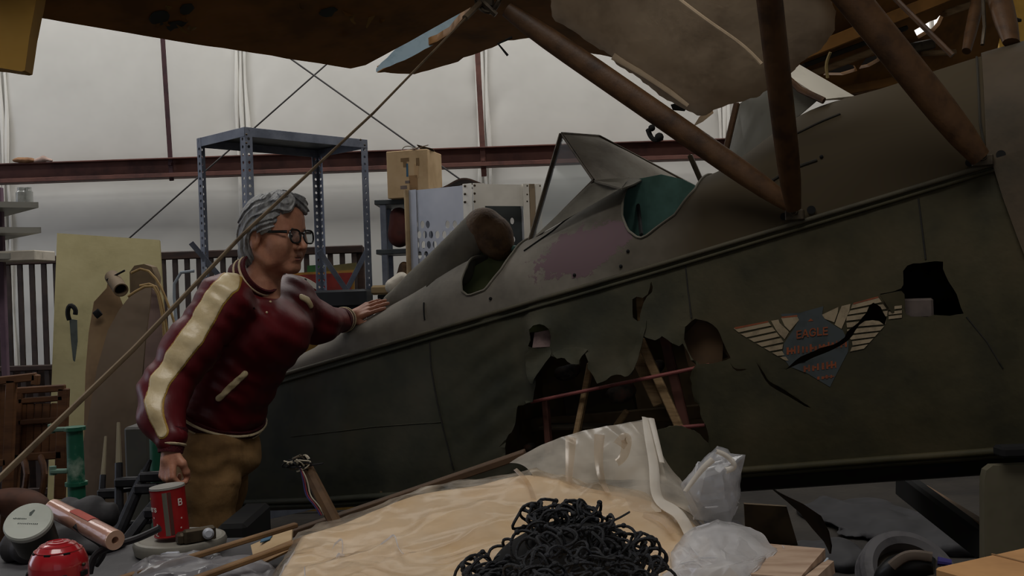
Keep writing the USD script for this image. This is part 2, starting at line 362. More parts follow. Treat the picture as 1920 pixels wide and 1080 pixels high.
# girt: a Z-section along the wall, its sag rods above
gz = at(600, 306, WY - .12)[2]
girt = "/World/trim_1"; used[girt] = 1
tag(UsdGeom.Xform.Define(stage, girt).GetPrim(), "long oxide-red steel girt running along the white wall", None, None, "structure")
GY = WY - .17
part(girt, "web", rbox((14.8, .012, .135), .002, None, (0, GY + .07, gz)), M_steel)
part(girt, "flange", rbox((14.8, .09, .01), .002, None, (0, GY + .03, gz + .066)), M_steel)
part(girt, "flange", rbox((14.8, .13, .01), .002, None, (0, GY + .05, gz - .066)), M_steel)
part(girt, "lip", rbox((14.8, .008, .03), .002, None, (0, GY - .012, gz - .055)), M_steel)
M_rod = mat("dark_plum_rod", (62, 34, 38), (44, 24, 30), scale=8, rough=.6)
for k, (pa, pb) in enumerate((((303, 40), (320, 308)), ((893, 60), (906, 300)))):
    p, q = at(*pa, WY - .14), at(*pb, WY - .14)
    d = unit(p - q); structure(f"trim_{k + 2}", cat([beam(q - d * .12, q + d * 2.6, .032 if k == 0 else .038, .012, (0, 1, 0), .002), lathe([(0, 0), (.02, 0), (.02, .02), (0, .02)], 6, None, q - d * .01)]), M_rod if k == 0 else M_steel)
# small window high on the right
w = at(1742, 52, WY - .02); wn = "/World/window_1"; used[wn] = 1
tag(UsdGeom.Xform.Define(stage, wn).GetPrim(), "small bright daylit window high on the wall", None, None, "structure")
part(wn, "pane", rbox((.62, .012, .5), .002, None, (w[0], WY - .05, w[2])), emit("daylit_pane", (1, .97, .93), 1.05))
for dx, dz, sx, sz in ((0, .27, .7, .05), (0, -.27, .7, .05), (.33, 0, .05, .5), (-.33, 0, .05, .5), (0, 0, .025, .5)):
    part(wn, "frame_bar", rbox((sx, .04, sz), .004, None, (w[0] + dx, WY - .06, w[2] + dz)), mat("window_paint", (190, 186, 178)))
# ------------------------------------------------------------------ the biplane
AX = np.array([.9119, -.4104, 0]); FAR = np.array([.4104, .9119, 0]); NEAR = -FAR; UPZ = np.array([0, 0, 1.0])
O0 = np.array([-1.01, 4.0, 0])
def sidept(px, py):
    d = ray(px, py); n = NEAR; t = (O0 - [0, 0, EYE]).dot(n) / d.dot(n); return d * t + [0, 0, EYE]
def az(px, py):
    p = sidept(px, py); return np.array([(p - O0).dot(AX), p[2]])
def azp(pts): return [tuple(az(*p)) for p in pts]
LP = np.array([(390, 741), (520, 703), (800, 621), (1000, 562), (1200, 504), (1500, 414), (1840, 311), (2000, 262), (2300, 171)], float)
LAZ = np.array([az(*p) for p in LP])
def Lz(A): return np.interp(A, LAZ[:, 0], LAZ[:, 1])
def Apx(px): return az(px, np.interp(px, LP[:, 0], LP[:, 1]))[0]
BP = np.array([(390, 946), (600, 940), (1000, 915), (1400, 885), (1890, 848), (2000, 840), (2300, 817)], float)
BAZ = np.array([az(*p) for p in BP])
def Bz(A): return np.interp(A, BAZ[:, 0], BAZ[:, 1])
A0, A1 = Apx(400), Apx(2200)
WA = np.array([Apx(p) for p in (390, 640, 1000, 1250, 2000)]); WV = np.array([.14, .20, .27, .31, .33])
def halfw(A): return np.interp(A, WA, WV)
FRAMES = [Apx(p) for p in (420, 640, 812, 1000, 1190, 1300, 1500, 1728, 1860, 2000, 2200)]

M_side = mat("weathered_fabric", (60, 58, 43), (48, 49, 38), (72, 64, 47), scale=5, detail=8, rough=.72, bump=.18, bscale=26, spec=.3)
M_deck = mat("dusty_doped_fabric", (112, 107, 95), (96, 91, 81), (124, 118, 106), scale=6, detail=8, rough=.8, bump=.15, bscale=30, spec=.2)
M_wood_d = mat("old_spruce", (150, 122, 86), (116, 90, 60), (166, 138, 100), scale=8, stretch=(1, 1, 6), rough=.8)
M_redwood = mat("red_oxide_tube", (86, 50, 40), (68, 38, 30), scale=12, rough=.7)
M_black = mat("plain_black_and_shade", (16, 15, 15), (10, 10, 10), scale=8, rough=.9)  # for black parts, and for sheets that stand in for shade
M_strut = mat("varnished_strut", (80, 54, 30), (58, 38, 21), (92, 64, 38), scale=7, detail=6, stretch=(2, 2, 2), rough=.5, bump=.08, bscale=60)
M_metal = mat("dull_fitting", (80, 70, 56), (56, 48, 40), scale=20, rough=.5, metal=.6)
M_teal = mat("teal_cockpit_paint", (92, 132, 122), (78, 114, 104), (106, 146, 136), scale=7, rough=.6)
M_green = mat("olive_cockpit_paint", (138, 146, 100), (116, 124, 82), scale=7, rough=.45)
M_leather = mat("cracked_leather", (92, 66, 40), (66, 46, 28), (104, 80, 54), scale=16, rough=.7, bump=.3, bscale=70)
M_seam = mat("seam_tape", (46, 41, 32), (36, 32, 25), scale=14, rough=.8)
M_cream = mat("emblem_cream", (150, 134, 108), (124, 110, 88), scale=22, detail=7, rough=.7)
M_ember = mat("emblem_orange", (132, 68, 38), (104, 58, 38), scale=25, rough=.7)
M_eblue = mat("emblem_slate", (62, 68, 69), (52, 58, 58), scale=14, rough=.75)

# deck paint: a dusty coat, browner and with light falloff painted in towards the nose, with a peeled patch of old plum dope under it
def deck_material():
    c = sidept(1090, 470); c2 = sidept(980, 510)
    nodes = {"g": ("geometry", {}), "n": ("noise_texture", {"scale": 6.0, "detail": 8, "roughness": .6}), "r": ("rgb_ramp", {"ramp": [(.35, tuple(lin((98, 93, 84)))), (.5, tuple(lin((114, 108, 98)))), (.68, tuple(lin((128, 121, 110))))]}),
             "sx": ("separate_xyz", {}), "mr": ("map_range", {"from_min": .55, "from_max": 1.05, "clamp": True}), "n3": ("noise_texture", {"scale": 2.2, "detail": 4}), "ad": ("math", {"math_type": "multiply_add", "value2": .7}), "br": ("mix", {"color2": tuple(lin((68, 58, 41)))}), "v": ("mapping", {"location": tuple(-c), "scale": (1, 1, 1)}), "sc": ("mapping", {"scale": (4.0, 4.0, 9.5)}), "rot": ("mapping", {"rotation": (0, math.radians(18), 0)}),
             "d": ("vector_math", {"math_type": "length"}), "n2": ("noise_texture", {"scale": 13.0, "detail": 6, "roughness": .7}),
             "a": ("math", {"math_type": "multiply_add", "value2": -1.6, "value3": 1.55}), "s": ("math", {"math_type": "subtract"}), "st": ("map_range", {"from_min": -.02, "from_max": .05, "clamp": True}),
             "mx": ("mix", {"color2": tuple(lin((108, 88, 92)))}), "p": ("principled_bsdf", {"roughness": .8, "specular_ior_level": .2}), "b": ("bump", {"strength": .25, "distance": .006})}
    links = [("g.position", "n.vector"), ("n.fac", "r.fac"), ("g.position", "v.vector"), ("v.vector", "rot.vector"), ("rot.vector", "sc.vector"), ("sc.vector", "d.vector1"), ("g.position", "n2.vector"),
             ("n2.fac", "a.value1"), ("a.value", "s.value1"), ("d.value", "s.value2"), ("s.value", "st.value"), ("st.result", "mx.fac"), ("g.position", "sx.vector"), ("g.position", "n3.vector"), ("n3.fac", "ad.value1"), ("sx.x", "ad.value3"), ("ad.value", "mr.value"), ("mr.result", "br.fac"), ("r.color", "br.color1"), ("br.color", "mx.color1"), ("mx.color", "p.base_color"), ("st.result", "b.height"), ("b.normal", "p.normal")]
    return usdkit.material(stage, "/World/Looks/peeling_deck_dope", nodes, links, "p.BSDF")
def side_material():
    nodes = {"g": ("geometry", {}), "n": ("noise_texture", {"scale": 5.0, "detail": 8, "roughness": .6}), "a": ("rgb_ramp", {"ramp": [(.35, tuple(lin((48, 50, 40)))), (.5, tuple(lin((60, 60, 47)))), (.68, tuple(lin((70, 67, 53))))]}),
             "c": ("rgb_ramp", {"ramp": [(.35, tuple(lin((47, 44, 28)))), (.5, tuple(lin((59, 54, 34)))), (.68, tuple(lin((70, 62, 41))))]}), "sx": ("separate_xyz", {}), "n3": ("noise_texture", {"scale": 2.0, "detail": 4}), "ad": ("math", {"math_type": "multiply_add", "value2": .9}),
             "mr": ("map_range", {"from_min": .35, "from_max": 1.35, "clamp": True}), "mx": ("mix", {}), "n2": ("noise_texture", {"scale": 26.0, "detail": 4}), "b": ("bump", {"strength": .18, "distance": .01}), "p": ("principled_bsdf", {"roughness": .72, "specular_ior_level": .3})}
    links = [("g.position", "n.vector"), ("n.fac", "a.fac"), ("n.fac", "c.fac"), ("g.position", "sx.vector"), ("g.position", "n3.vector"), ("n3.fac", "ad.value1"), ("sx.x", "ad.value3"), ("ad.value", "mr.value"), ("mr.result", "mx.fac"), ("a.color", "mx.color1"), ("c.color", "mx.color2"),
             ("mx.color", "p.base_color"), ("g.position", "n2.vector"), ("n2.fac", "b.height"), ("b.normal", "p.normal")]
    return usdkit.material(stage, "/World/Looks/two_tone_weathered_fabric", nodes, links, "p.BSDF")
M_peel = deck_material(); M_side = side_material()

PL = thing("biplane", "derelict olive-grey fabric-covered biplane with torn fuselage side and a winged emblem", "aeroplane", sidept(1200, 700) * [1, 1, 0])

# --- near fuselage side with its tears
def Z2(x0, y0, s, pts): return [(x0 + x / s, y0 + y / s) for x, y in pts]
H_main = [(946, 858), (951, 826), (969, 795), (970, 763), (1005, 751), (1012, 722), (1017, 702), (1039, 665), (1050, 672), (1058, 661), (1062, 668), (1080, 681), (1094, 682), (1097, 667), (1106, 659), (1110, 690), (1123, 717), (1138, 713), (1152, 703),
          (1157, 695), (1169, 697), (1186, 704), (1195, 690), (1197, 641), (1205, 624), (1216, 633), (1236, 641), (1246, 627), (1263, 642), (1276, 647), (1285, 641), (1290, 655), (1306, 685), (1299, 697), (1303, 735), (1318, 782), (1330, 815), (1328, 850), (1180, 870)]
H_oval = [(1289, 612), (1304, 597), (1330, 603), (1349, 620), (1361, 650), (1371, 671), (1340, 680), (1312, 683), (1298, 664), (1287, 640)]
H_flap = [(1001, 616), (1012, 607), (1026, 606), (1037, 622), (1036, 648), (1018, 652), (996, 650), (1003, 634)]
H_slit = [(1187, 562), (1196, 556), (1205, 560), (1217, 551), (1221, 524), (1226, 545), (1211, 560), (1204, 582), (1202, 606), (1188, 594)]
H_big = [(1650, 551), (1695, 541), (1693, 505), (1708, 494), (1768, 489), (1773, 516), (1789, 541), (1807, 589), (1752, 592), (1703, 595), (1693, 578), (1668, 572)]
H_gash = [(1475, 692), (1500, 670), (1540, 652), (1566, 646), (1583, 634), (1592, 618), (1614, 602), (1624, 588), (1634, 566), (1650, 574), (1663, 591), (1660, 609), (1646, 600), (1618, 602), (1604, 620), (1590, 640), (1562, 655), (1530, 668), (1500, 682)]
H_crack = [(1420, 680), (1427, 688), (1440, 712), (1456, 722), (1478, 735), (1524, 766), (1510, 761), (1470, 737), (1446, 725), (1432, 708)]
H_nick = [(1371, 680), (1379, 692), (1398, 691), (1402, 688), (1401, 694), (1378, 696)]
outer = azp([(400, 739), (520, 703), (800, 621), (1000, 562), (1200, 504), (1500, 414), (1840, 311), (2200, 201), (2200, 825), (1890, 848), (1400, 885), (1000, 915), (600, 940), (400, 946)])
holes = [Polygon(wob(azp(h), a, .02, 3 + i)).buffer(0) for i, (h, a) in enumerate(((H_main, .002), (H_oval, .001), (H_flap, .0015), (H_slit, .001), (H_big, .0015), (H_gash, .001), (H_crack, .0008), (H_nick, .0005)))]
HU = unary_union(holes); SIDE = Polygon(outer).difference(HU)
HEDGE = unary_union([h.boundary for h in holes[:3]])
def side3(V, off=0.0):
    V = np.asarray(V, float); A, z = V[:, 0], V[:, 1]; zt, zb = Lz(A), Bz(A); u = np.clip((z - zb) / np.maximum(zt - zb, .05), 0, 1)
    fr = np.interp(A, FRAMES, np.arange(len(FRAMES))); sag = np.abs(np.sin(np.pi * fr)) ** .7
    P = O0 + A[:, None] * AX; P[:, 2] = z
    D = .018 * np.sin(np.pi * u) - .011 * sag * np.sin(np.pi * u) + .010 * fbm3(np.stack([A * 1.0, z * .6, A * 0], 1), 6, 2)
    D = D - .02 * np.clip(.18 - u, 0, 1) / .18 * .6 + .004 * np.sin(z * 160 + A * 46 + 5 * fbm3(np.stack([A, z, A * 0], 1), 4, 8)) * np.exp(-((A - Apx(930)) / .12) ** 2)
    dd = shapely.distance(HEDGE, shapely.points(V)); ab = (A > Apx(985)) & (A < Apx(1300))
    D = D + np.where(ab, .022 * np.exp(-dd / .05) * (1 + 2.0 * fbm3(np.stack([A, z, A * 0], 1), 11, 5)), 0)
    return P + NEAR * (D + off)[:, None]
V2, F2 = tess(SIDE, .028)
def outward(V3, F): 
    n = np.cross(V3[F[:, 1]] - V3[F[:, 0]], V3[F[:, 2]] - V3[F[:, 0]]).sum(0); return F if n.dot(NEAR) > 0 else F[:, ::-1]
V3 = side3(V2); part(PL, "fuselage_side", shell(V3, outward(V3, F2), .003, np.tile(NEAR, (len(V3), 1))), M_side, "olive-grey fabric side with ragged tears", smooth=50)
def decal(parent, name, pts, m, off=.0018, label=None, cell=.03, cut=True):
    pg = Polygon(azp(pts)).buffer(0)
    if cut: pg = pg.difference(HU)
    if pg.is_empty or pg.area < 1e-6: return None
    for g in getattr(pg, "geoms", [pg]):
        if g.area < 2e-6: continue
        v, f = tess(g, cell); V = side3(v, off); part(parent, name, shell(V, outward(V, f), .0016, np.tile(NEAR, (len(V), 1))), m, label, smooth=50)
# torn flaps that hang clear of the side
for k, (pts, o) in enumerate((([(1000, 652), (1018, 654), (1036, 650), (1040, 664), (1018, 700), (1010, 720), (996, 700), (990, 668)], .03), ([(1150, 704), (1196, 650), (1208, 610), (1216, 600), (1212, 632), (1198, 690), (1186, 705), (1168, 699)], .025),
                              ([(1040, 662), (1060, 652), (1096, 650), (1108, 655), (1096, 668), (1094, 682), (1080, 681), (1062, 668), (1050, 672)], .022))):
    pg = Polygon(wob(azp(pts), .001, .015, 40 + k)).buffer(0); v, f = tess(pg, .012)
    zt = v[:, 1].max(); V = side3(v, 0) + NEAR * (o * ((zt - v[:, 1]) / .1)[:, None] ** 1 * .35 + .004)
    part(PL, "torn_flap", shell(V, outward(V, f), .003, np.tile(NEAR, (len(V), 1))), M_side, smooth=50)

# far side, floor of the hull, bulkheads: what the holes look into
Ag = np.linspace(A0, A1, 30); q = []
def loft(rows):
    R = np.array(rows); m, n = R.shape[:2]; I = np.arange(m * n).reshape(m, n)
    F = np.stack([I[:-1, :-1], I[1:, :-1], I[1:, 1:], I[:-1, 1:]], -1).reshape(-1, 4); return R.reshape(-1, 3), np.vstack([F[:, [0, 1, 2]], F[:, [0, 2, 3]]])
def hull(A, z, s): return O0 + AX * A + FAR * s + UPZ * z
V, F = loft([[hull(a, Bz(a) + (Lz(a) - Bz(a)) * u, 2 * halfw(a)) for u in np.linspace(0, 1, 8)] for a in Ag])
M_inner = mat("bare_inner_fabric", (100, 82, 58), (74, 60, 44), (118, 98, 72), scale=7, rough=.9)
part(PL, "fuselage_side", shell(V, F, .004), M_inner, "far fabric side seen through the tears")
V, F = loft([[hull(a, Bz(a) - .005 - .05 * math.sin(math.pi * u), .012 + (2 * halfw(a) - .024) * u) for u in np.linspace(0, 1, 9)] for a in Ag])
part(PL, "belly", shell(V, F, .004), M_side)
# belly fairing that hangs a little lower and further in, forward of the tears
V, F = loft([[hull(a, Bz(a) - dz, .03 + ds) for dz, ds in ((0, -.005), (.03, .0), (.065, .03), (.085, .12), (.085, .4))] for a in np.linspace(Apx(1250), A1, 14)])
part(PL, "belly_fairing", shell(V, F, .004), mat("dark_belly", (30, 28, 22), (22, 20, 16), scale=6, rough=.7))  # one even dark brown, deeper than the sides
for pxs in (700, 905):
    a = Apx(pxs); part(PL, "bulkhead", plate(Polygon([(0.01, Bz(a)), (2 * halfw(a) - .01, Bz(a)), (2 * halfw(a) - .01, Lz(a)), (.01, Lz(a))]), .01, np.stack([FAR, UPZ, AX], 1), O0 + AX * a), M_inner)
a0 = A0 + .004
an = A1 - .01; part(PL, "nose_bulkhead", plate(Polygon([(0.0, Bz(an)), (2 * halfw(an), Bz(an)), (2 * halfw(an), Lz(an)), (halfw(an) * 1.5, Lz(an) + .22), (halfw(an) * .5, Lz(an) + .22), (.0, Lz(an))]), .012, np.stack([FAR, UPZ, AX], 1), O0 + AX * an), M_side)
part(PL, "tail_bulkhead", plate(Polygon([(0.0, Bz(a0)), (2 * halfw(a0), Bz(a0)), (2 * halfw(a0), Lz(a0)), (.0, Lz(a0))]), .012, np.stack([FAR, UPZ, AX], 1), O0 + AX * a0), M_side)
# frame members in the big tear
def inpt(px, py, depth): return sidept(px, py) + FAR * depth + (ray(px, py) * (depth / ray(px, py).dot(FAR)) - FAR * depth)
for p, q, d0, d1, w, h, m in (((1108, 680), (1078, 830), .05, .05, .020, .03, M_wood_d), ((1022, 745), (1030, 850), .07, .07, .022, .03, M_redwood), ((1200, 636), (1276, 806), .04, .06, .03, .018, M_wood_d),
                              ((1246, 630), (1292, 830), .08, .08, .034, .02, M_redwood), ((1176, 770), (1120, 850), .13, .16, .022, .02, M_wood_d), ((1190, 660), (1236, 760), .1, .1, .04, .02, M_wood_d),
                              ((960, 800), (1330, 770), .3, .3, .05, .03, M_inner), ((1200, 545), (1205, 620), .05, .05, .03, .02, M_wood_d)):
    part(PL, "frame_member", beam(inpt(*p, d0), inpt(*q, d1), w, h, NEAR), m)
part(PL, "torque_tube", tube([inpt(995, 754, .012), inpt(1300, 691, .012), inpt(1330, 684, .03)], .0062, 8), mat("faded_red_tube", (132, 70, 66), (108, 54, 52), scale=20, rough=.6), "thin faded red tube across the tear")
part(PL, "torque_tube", tube([inpt(1262, 802, .03), inpt(1322, 797, .03)], .006, 8), mat("faded_red_tube", (132, 70, 66)))
part(PL, "seat_pan", cat([beam(inpt(1020, 800, .22), inpt(1190, 800, .22), .12, .012, UPZ), beam(inpt(1060, 760, .34), inpt(1190, 745, .34), .03, .11, UPZ)]), mat("dusty_seat", (74, 62, 46), (54, 45, 34), scale=9))
part(PL, "inspection_plate", plate(Polygon([(0, 0), (.11, .0), (.12, .12), (.04, .16), (-.02, .1)]), .004, np.stack([AX, UPZ, np.cross(AX, UPZ)], 1), inpt(1292, 690, .05)), mat("tan_plate", (84, 62, 38), (66, 48, 30)))
part(PL, "loose_panel", pxpoly(wob([(1228, 806), (1262, 796), (1296, 800), (1330, 830), (1330, 905), (1240, 905)], 1.2, 12, 9), 3.1, .006, 12, lambda V: np.stack([V[:, 0] * 0, -.03 * np.sin((V[:, 0] - .4) * 14), V[:, 0] * 0], 1)), M_side)
for p, r in (((1225, 690), .03), ((1160, 740), .045), ((1060, 700), .04), ((990, 840), .02), ((1175, 650), .02)):
    c = inpt(*p, .16); s = SDF().ell(c, (r, r, r * .7)).ell(c + [r * .8, .01, r * .3], (r * .6, r * .6, r * .6)); s.disp = lambda P: .006 * fbm3(P, 40)
    part(PL, "debris", s.mesh(.006), mat("grimy_debris", (70, 62, 54), (36, 28, 26), (92, 60, 48), scale=30))
part(PL, "patch_strip", pxpoly([(1002, 624), (1032, 618), (1034, 650), (998, 652)], 3.5, .004), mat("pinkish_cloth", (138, 116, 112), (120, 98, 96), scale=30))
for pts, dpt in (([(1296, 626), (1330, 628), (1366, 670), (1312, 682), (1298, 660)], .07),):
    part(PL, "inner_panel", pxpoly(pts, inpt(1330, 650, dpt)[1], .006), mat("tan_plate2", (92, 68, 42), (72, 54, 34)))
# grey block behind the upper right hole, and a black board painting in its shade
c = inpt(1722, 578, .06)
part(PL, "tank_block", rbox((.085, .05, .06), .006, np.stack([AX, FAR, UPZ], 1), c), mat("grey_tank", (96, 84, 78), (80, 70, 66), scale=10))
part(PL, "torn_lip", pxpoly([(1650, 553), (1690, 545), (1696, 552), (1698, 590), (1672, 586), (1664, 574)], inpt(1670, 565, -.015)[1], .003), M_side)
part(PL, "shade_backing", rbox((.3, .02, .3), .004, np.stack([AX, FAR, UPZ], 1), inpt(1750, 540, .28)), M_black)

# --- top deck, swept over the hull; height set so that its crest stands where it does
YO = np.array([(390, 742), (520, 690), (640, 622), (735, 572), (800, 536), (850, 503), (880, 477), (920, 468), (965, 462), (1000, 448), (1080, 402), (1165, 348), (1185, 338), (1240, 328), (1300, 346), (1340, 335), (1440, 258), (1510, 197), (1600, 185), (1700, 150), (1840, 104), (2000, 60), (2300, -10)], float)
def decksec(A, h, ph): 
    w = halfw(A); return O0 + AX * A + FAR * (w * (1 - np.cos(ph)))[:, None] + UPZ * (Lz(A) + h * np.sin(ph) ** .85)[:, None]
PHI = np.linspace(0, np.pi, 60); Agrid = np.linspace(A0, A1, 90); H = []
for A in Agrid:
    lo, hi = 0.0, .9
    for _ in range(26):
        h = (lo + hi) / 2; p = proj(decksec(A, h, PHI)); e = (p[:, 1] - np.interp(p[:, 0], YO[:, 0], YO[:, 1])).min()
        if e > 0: lo = h
        else: hi = h
    H.append(lo)
from scipy.ndimage import gaussian_filter1d
H = gaussian_filter1d(np.array(H), 2.2, mode="nearest")
def deckh(A): return np.interp(A, Agrid, H)
def deck3(V, off=0.0):
    V = np.asarray(V, float); A, ph = V[:, 0], V[:, 1] / .3
    def f(A, ph):
        w, h = halfw(A), deckh(A); return O0 + AX * A[:, None] + FAR * (w * (1 - np.cos(ph)))[:, None] + UPZ * (Lz(A) + h * np.clip(np.sin(ph), 0, 1) ** .85)[:, None]
    P = f(A, ph); n = np.stack([ -np.cos(ph), np.sin(ph)], 1); N = -np.cos(ph)[:, None] * FAR + np.sin(ph)[:, None] * UPZ
    return P + N * (off + .006 * fbm3(P, 7, 3))[:, None]
def DP(px, py):
    "deck parameters (A, .3 phi) of the nearest deck point seen at a pixel"
    best = None
    aa, pp = np.meshgrid(np.linspace(A0, A1, 260), np.linspace(0.02, 1.9, 120), indexing="ij"); V = np.stack([aa.ravel(), pp.ravel() * .3], 1)
    global _DPc
    if "_DPc" not in globals(): _DPc = (V, proj(deck3(V)))
    V, q = _DPc; return V[np.argmin(((q - [px, py]) ** 2).sum(1))]
c_r = DP(915, 508); c_f = DP(1232, 392)
def ellp(cA, cP, ra, rp, n=48, tilt=0.0):
    t = np.linspace(0, 2 * np.pi, n, endpoint=False); return Polygon(np.stack([cA + ra * np.cos(t) + tilt * rp * np.sin(t), cP + rp * np.sin(t)], 1))
HB = .3 * math.pi / 2
def onax(px, py, s=None):
    d = ray(px, py); A_ = Apx(np.clip(px, 400, 1980)); off = halfw(A_) if s is None else s
    t = (O0 + FAR * off - [0, 0, EYE]).dot(NEAR) / d.dot(NEAR); return d * t + [0, 0, EYE]
E_r = Polygon([tuple(DP(*p)) for p in [(892, 482), (876, 500), (868, 524), (870, 545), (880, 553), (908, 542), (938, 505), (962, 474)]] + [(DP(965, 468)[0] + .02, HB + .25), (DP(890, 480)[0] + .01, HB + .25)]).buffer(.004)
E_f = Polygon([tuple(DP(*p)) for p in [(1184, 346), (1172, 372), (1170, 405), (1180, 432), (1196, 444), (1214, 440), (1262, 402), (1303, 356)]] + [(DP(1300, 352)[0] + .03, HB + .22), (DP(1186, 345)[0], HB + .22)]).buffer(.004)
E_t = Polygon([tuple(DP(*p)) for p in [(545, 668), (590, 652), (640, 634), (655, 622)]] + [(DP(650, 620)[0], HB + .3), (DP(560, 660)[0], HB + .3)]).buffer(.004)
E_s = Polygon([tuple(DP(*p)) for p in [(800, 537), (826, 512), (834, 516), (826, 540), (806, 546)]]).buffer(.003)
DK = sbox(A0, 0, A1, .3 * math.pi).difference(unary_union([E_r, E_f, E_t, E_s]))
v, f = tess(DK, .035); V = deck3(v)
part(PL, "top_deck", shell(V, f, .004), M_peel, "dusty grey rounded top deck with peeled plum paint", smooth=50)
v, f = tess(sbox(A0, .3 * 1.2, A1, .3 * math.pi).difference(unary_union([E_r, E_f]).buffer(.02)), .05)
for E, m, LPX in ((E_r, M_green, [(820, 640), (832, 560), (858, 510), (872, 486), (892, 474), (930, 467), (975, 463), (990, 472), (1030, 560), (1030, 620)]), (E_f, M_teal, [(1110, 520), (1120, 430), (1160, 364), (1188, 337), (1240, 327), (1280, 336), (1312, 352), (1350, 440), (1350, 490)])):
    ring = np.array(E.exterior.coords)[:-1]; seg = LineString(list(E.exterior.coords)); P = np.array([seg.interpolate(t, normalized=True).coords[0] for t in np.linspace(0, 1, 90, endpoint=False)])
    part(PL, "cockpit_rim", tube(deck3(P, .003), .0042, 6, closed=True), M_deck)
    # the far inner wall of the cockpit, up to its coaming
    Q = np.array([onax(x, y) for x, y in LPX]); vv, ff = tri(Polygon(LPX)); part(PL, "cockpit_lining", shell(np.array([onax(x, y, .3) for x, y in vv]), ff, .01, np.tile(NEAR, (len(vv), 1))), m)
c = DP(1191, 402)
part(PL, "door_slot", beam(deck3(np.array([DP(1186, 362)]), -.0)[0] + FAR * .05, deck3(np.array([DP(1196, 440)]))[0] + FAR * .02, .012, .01, NEAR), M_black)
# painted deck seams
def deckline(name, pts, r, m, off=.002): 
    P = np.array([DP(*p) for p in pts]); P = np.array([LineString(P).interpolate(t, normalized=True).coords[0] for t in np.linspace(0, 1, 24)]); part(PL, name, tube(deck3(P, off), r, 6), m)
deckline("deck_seam", [(982, 470), (1040, 432), (1110, 394), (1165, 352)], .0035, M_black, .001)
deckline("deck_seam", [(1375, 322), (1440, 284), (1500, 252), (1578, 214)], .004, M_seam)
deckline("deck_seam", [(1436, 345), (1480, 322), (1530, 300)], .0045, M_seam)
deckline("deck_seam", [(1834, 108), (1832, 160), (1840, 230), (1852, 300)], .004, M_seam)
deckline("deck_seam", [(795, 568), (795, 600)], .003, M_black)
# nails / screws
pts = [(1176, 470), (1080, 515), (1166, 499), (920, 560), (1850, 130), (1540, 293), (1880, 282), (1500, 500)]
part(PL, "screw_head", cat([trimesh.creation.icosphere(1, .006).apply_translation(deck3(np.array([DP(*p)]), .002)[0]) for p in pts[:-1]]), M_black)

# --- battens along the two edges
def sideline(name, pts, r, m, off=.006, flat=1.0):
    P = np.array([az(*p) for p in pts]); P = np.array([LineString(P).interpolate(t, normalized=True).coords[0] for t in np.linspace(0, 1, 60)]); part(PL, name, tube(side3(P, off), r, 8, flat=flat), m, smooth=60)
up = [(p[0], p[1]) for p in LP if 400 < p[0] < 1900]; up = [(402, 738)] + up + [(2198, 202)]
sideline("edge_batten", [(x, y + 3) for x, y in up], .008, mat('batten', (78, 72, 56), (62, 58, 46), scale=8), .004)
sideline("edge_batten", [(x, y + 16) for x, y in up], .006, M_side, .004)
dn = [(402, 944), (600, 938), (1000, 912), (1400, 882), (1890, 845), (2198, 822)]
sideline("edge_batten", dn, .012, M_side, .006)
sideline("edge_batten", [(x, y + 10) for x, y in dn], .008, M_side, .0)
M_line = mat("dark_seam", (34, 31, 25), (26, 24, 20))
sideline("side_seam", [(806, 632), (812, 690), (828, 770), (852, 880)], .0032, M_line, .0)
sideline("side_seam", [(1722, 372), (1728, 420), (1736, 486)], .0028, M_line, .0)
sideline("side_seam", [(1285, 494), (1291, 545), (1300, 596)], .0026, M_line, .0)
sideline("side_seam", [(1812, 594), (1850, 640), (1880, 690)], .0022, M_line, .0)
sideline("side_seam", [(548, 818), (700, 800), (832, 790)], .0018, M_side, .001)

# --- emblem
def E(p): return Z2(1360, 540, 5.4, p)
EM = PL + "/emblem"; used[EM] = 1
tag(UsdGeom.Xform.Define(stage, EM).GetPrim(), "faded winged emblem with orange lettering on a slate shield")
decal(EM, "shield", E([(570, 262), (760, 250), (1000, 182), (985, 265), (1010, 310), (1100, 372), (1190, 425), (1250, 540), (1245, 645), (1180, 770), (1062, 1000), (840, 862), (655, 790), (585, 690), (600, 560), (690, 430), (755, 320), (740, 285), (580, 285)]), M_eblue, .0014)
def row(n, L0, R0, gap=.3):
    L = LineString(L0); R = LineString(R0); out = []
    for i in range(n):
        a, b = i / n, (i + 1 - gap) / n
        out.append([L.interpolate(a, normalized=True).coords[0], R.interpolate(a, normalized=True).coords[0], R.interpolate(b, normalized=True).coords[0], L.interpolate(b, normalized=True).coords[0]])
    return out
for r_ in row(7, [(90, 408), (170, 470), (640, 745)], [(440, 340), (520, 440), (598, 540), (580, 640), (660, 748)]) + row(8, [(1290, 165), (1262, 240), (1225, 300), (1236, 400), (1240, 470), (1300, 560), (1258, 660)], [(1552, 95), (1652, 235), (1622, 372), (1500, 510), (1390, 630)]):
    decal(EM, "feather", E(r_), M_cream, .0024)
for r_ in ([(470, 330), (545, 318), (556, 352), (640, 430), (652, 445), (608, 515), (552, 462), (520, 420)], [(572, 302), (738, 285), (755, 322), (662, 432), (608, 380)], [(985, 268), (1150, 190), (1142, 250), (1108, 345), (1012, 310)], [(1182, 182), (1270, 160), (1258, 232), (1215, 332), (1180, 412), (1112, 370), (1146, 268)]):
    decal(EM, "feather", E(r_), M_cream, .0024)
for y in (190, 240, 285): decal(EM, "feather", E([(1655, y), (1790, y - 16), (1790, y + 14), (1655, y + 30)]), M_cream, .0024, cut=False)
for r_ in ([(95, 398), (440, 332), (442, 345), (110, 415)], [(575, 290), (735, 272), (742, 286), (580, 302)], [(1300, 150), (1550, 84), (1553, 98), (1300, 166)]): decal(EM, "feather_edge", E(r_), M_ember, .003)
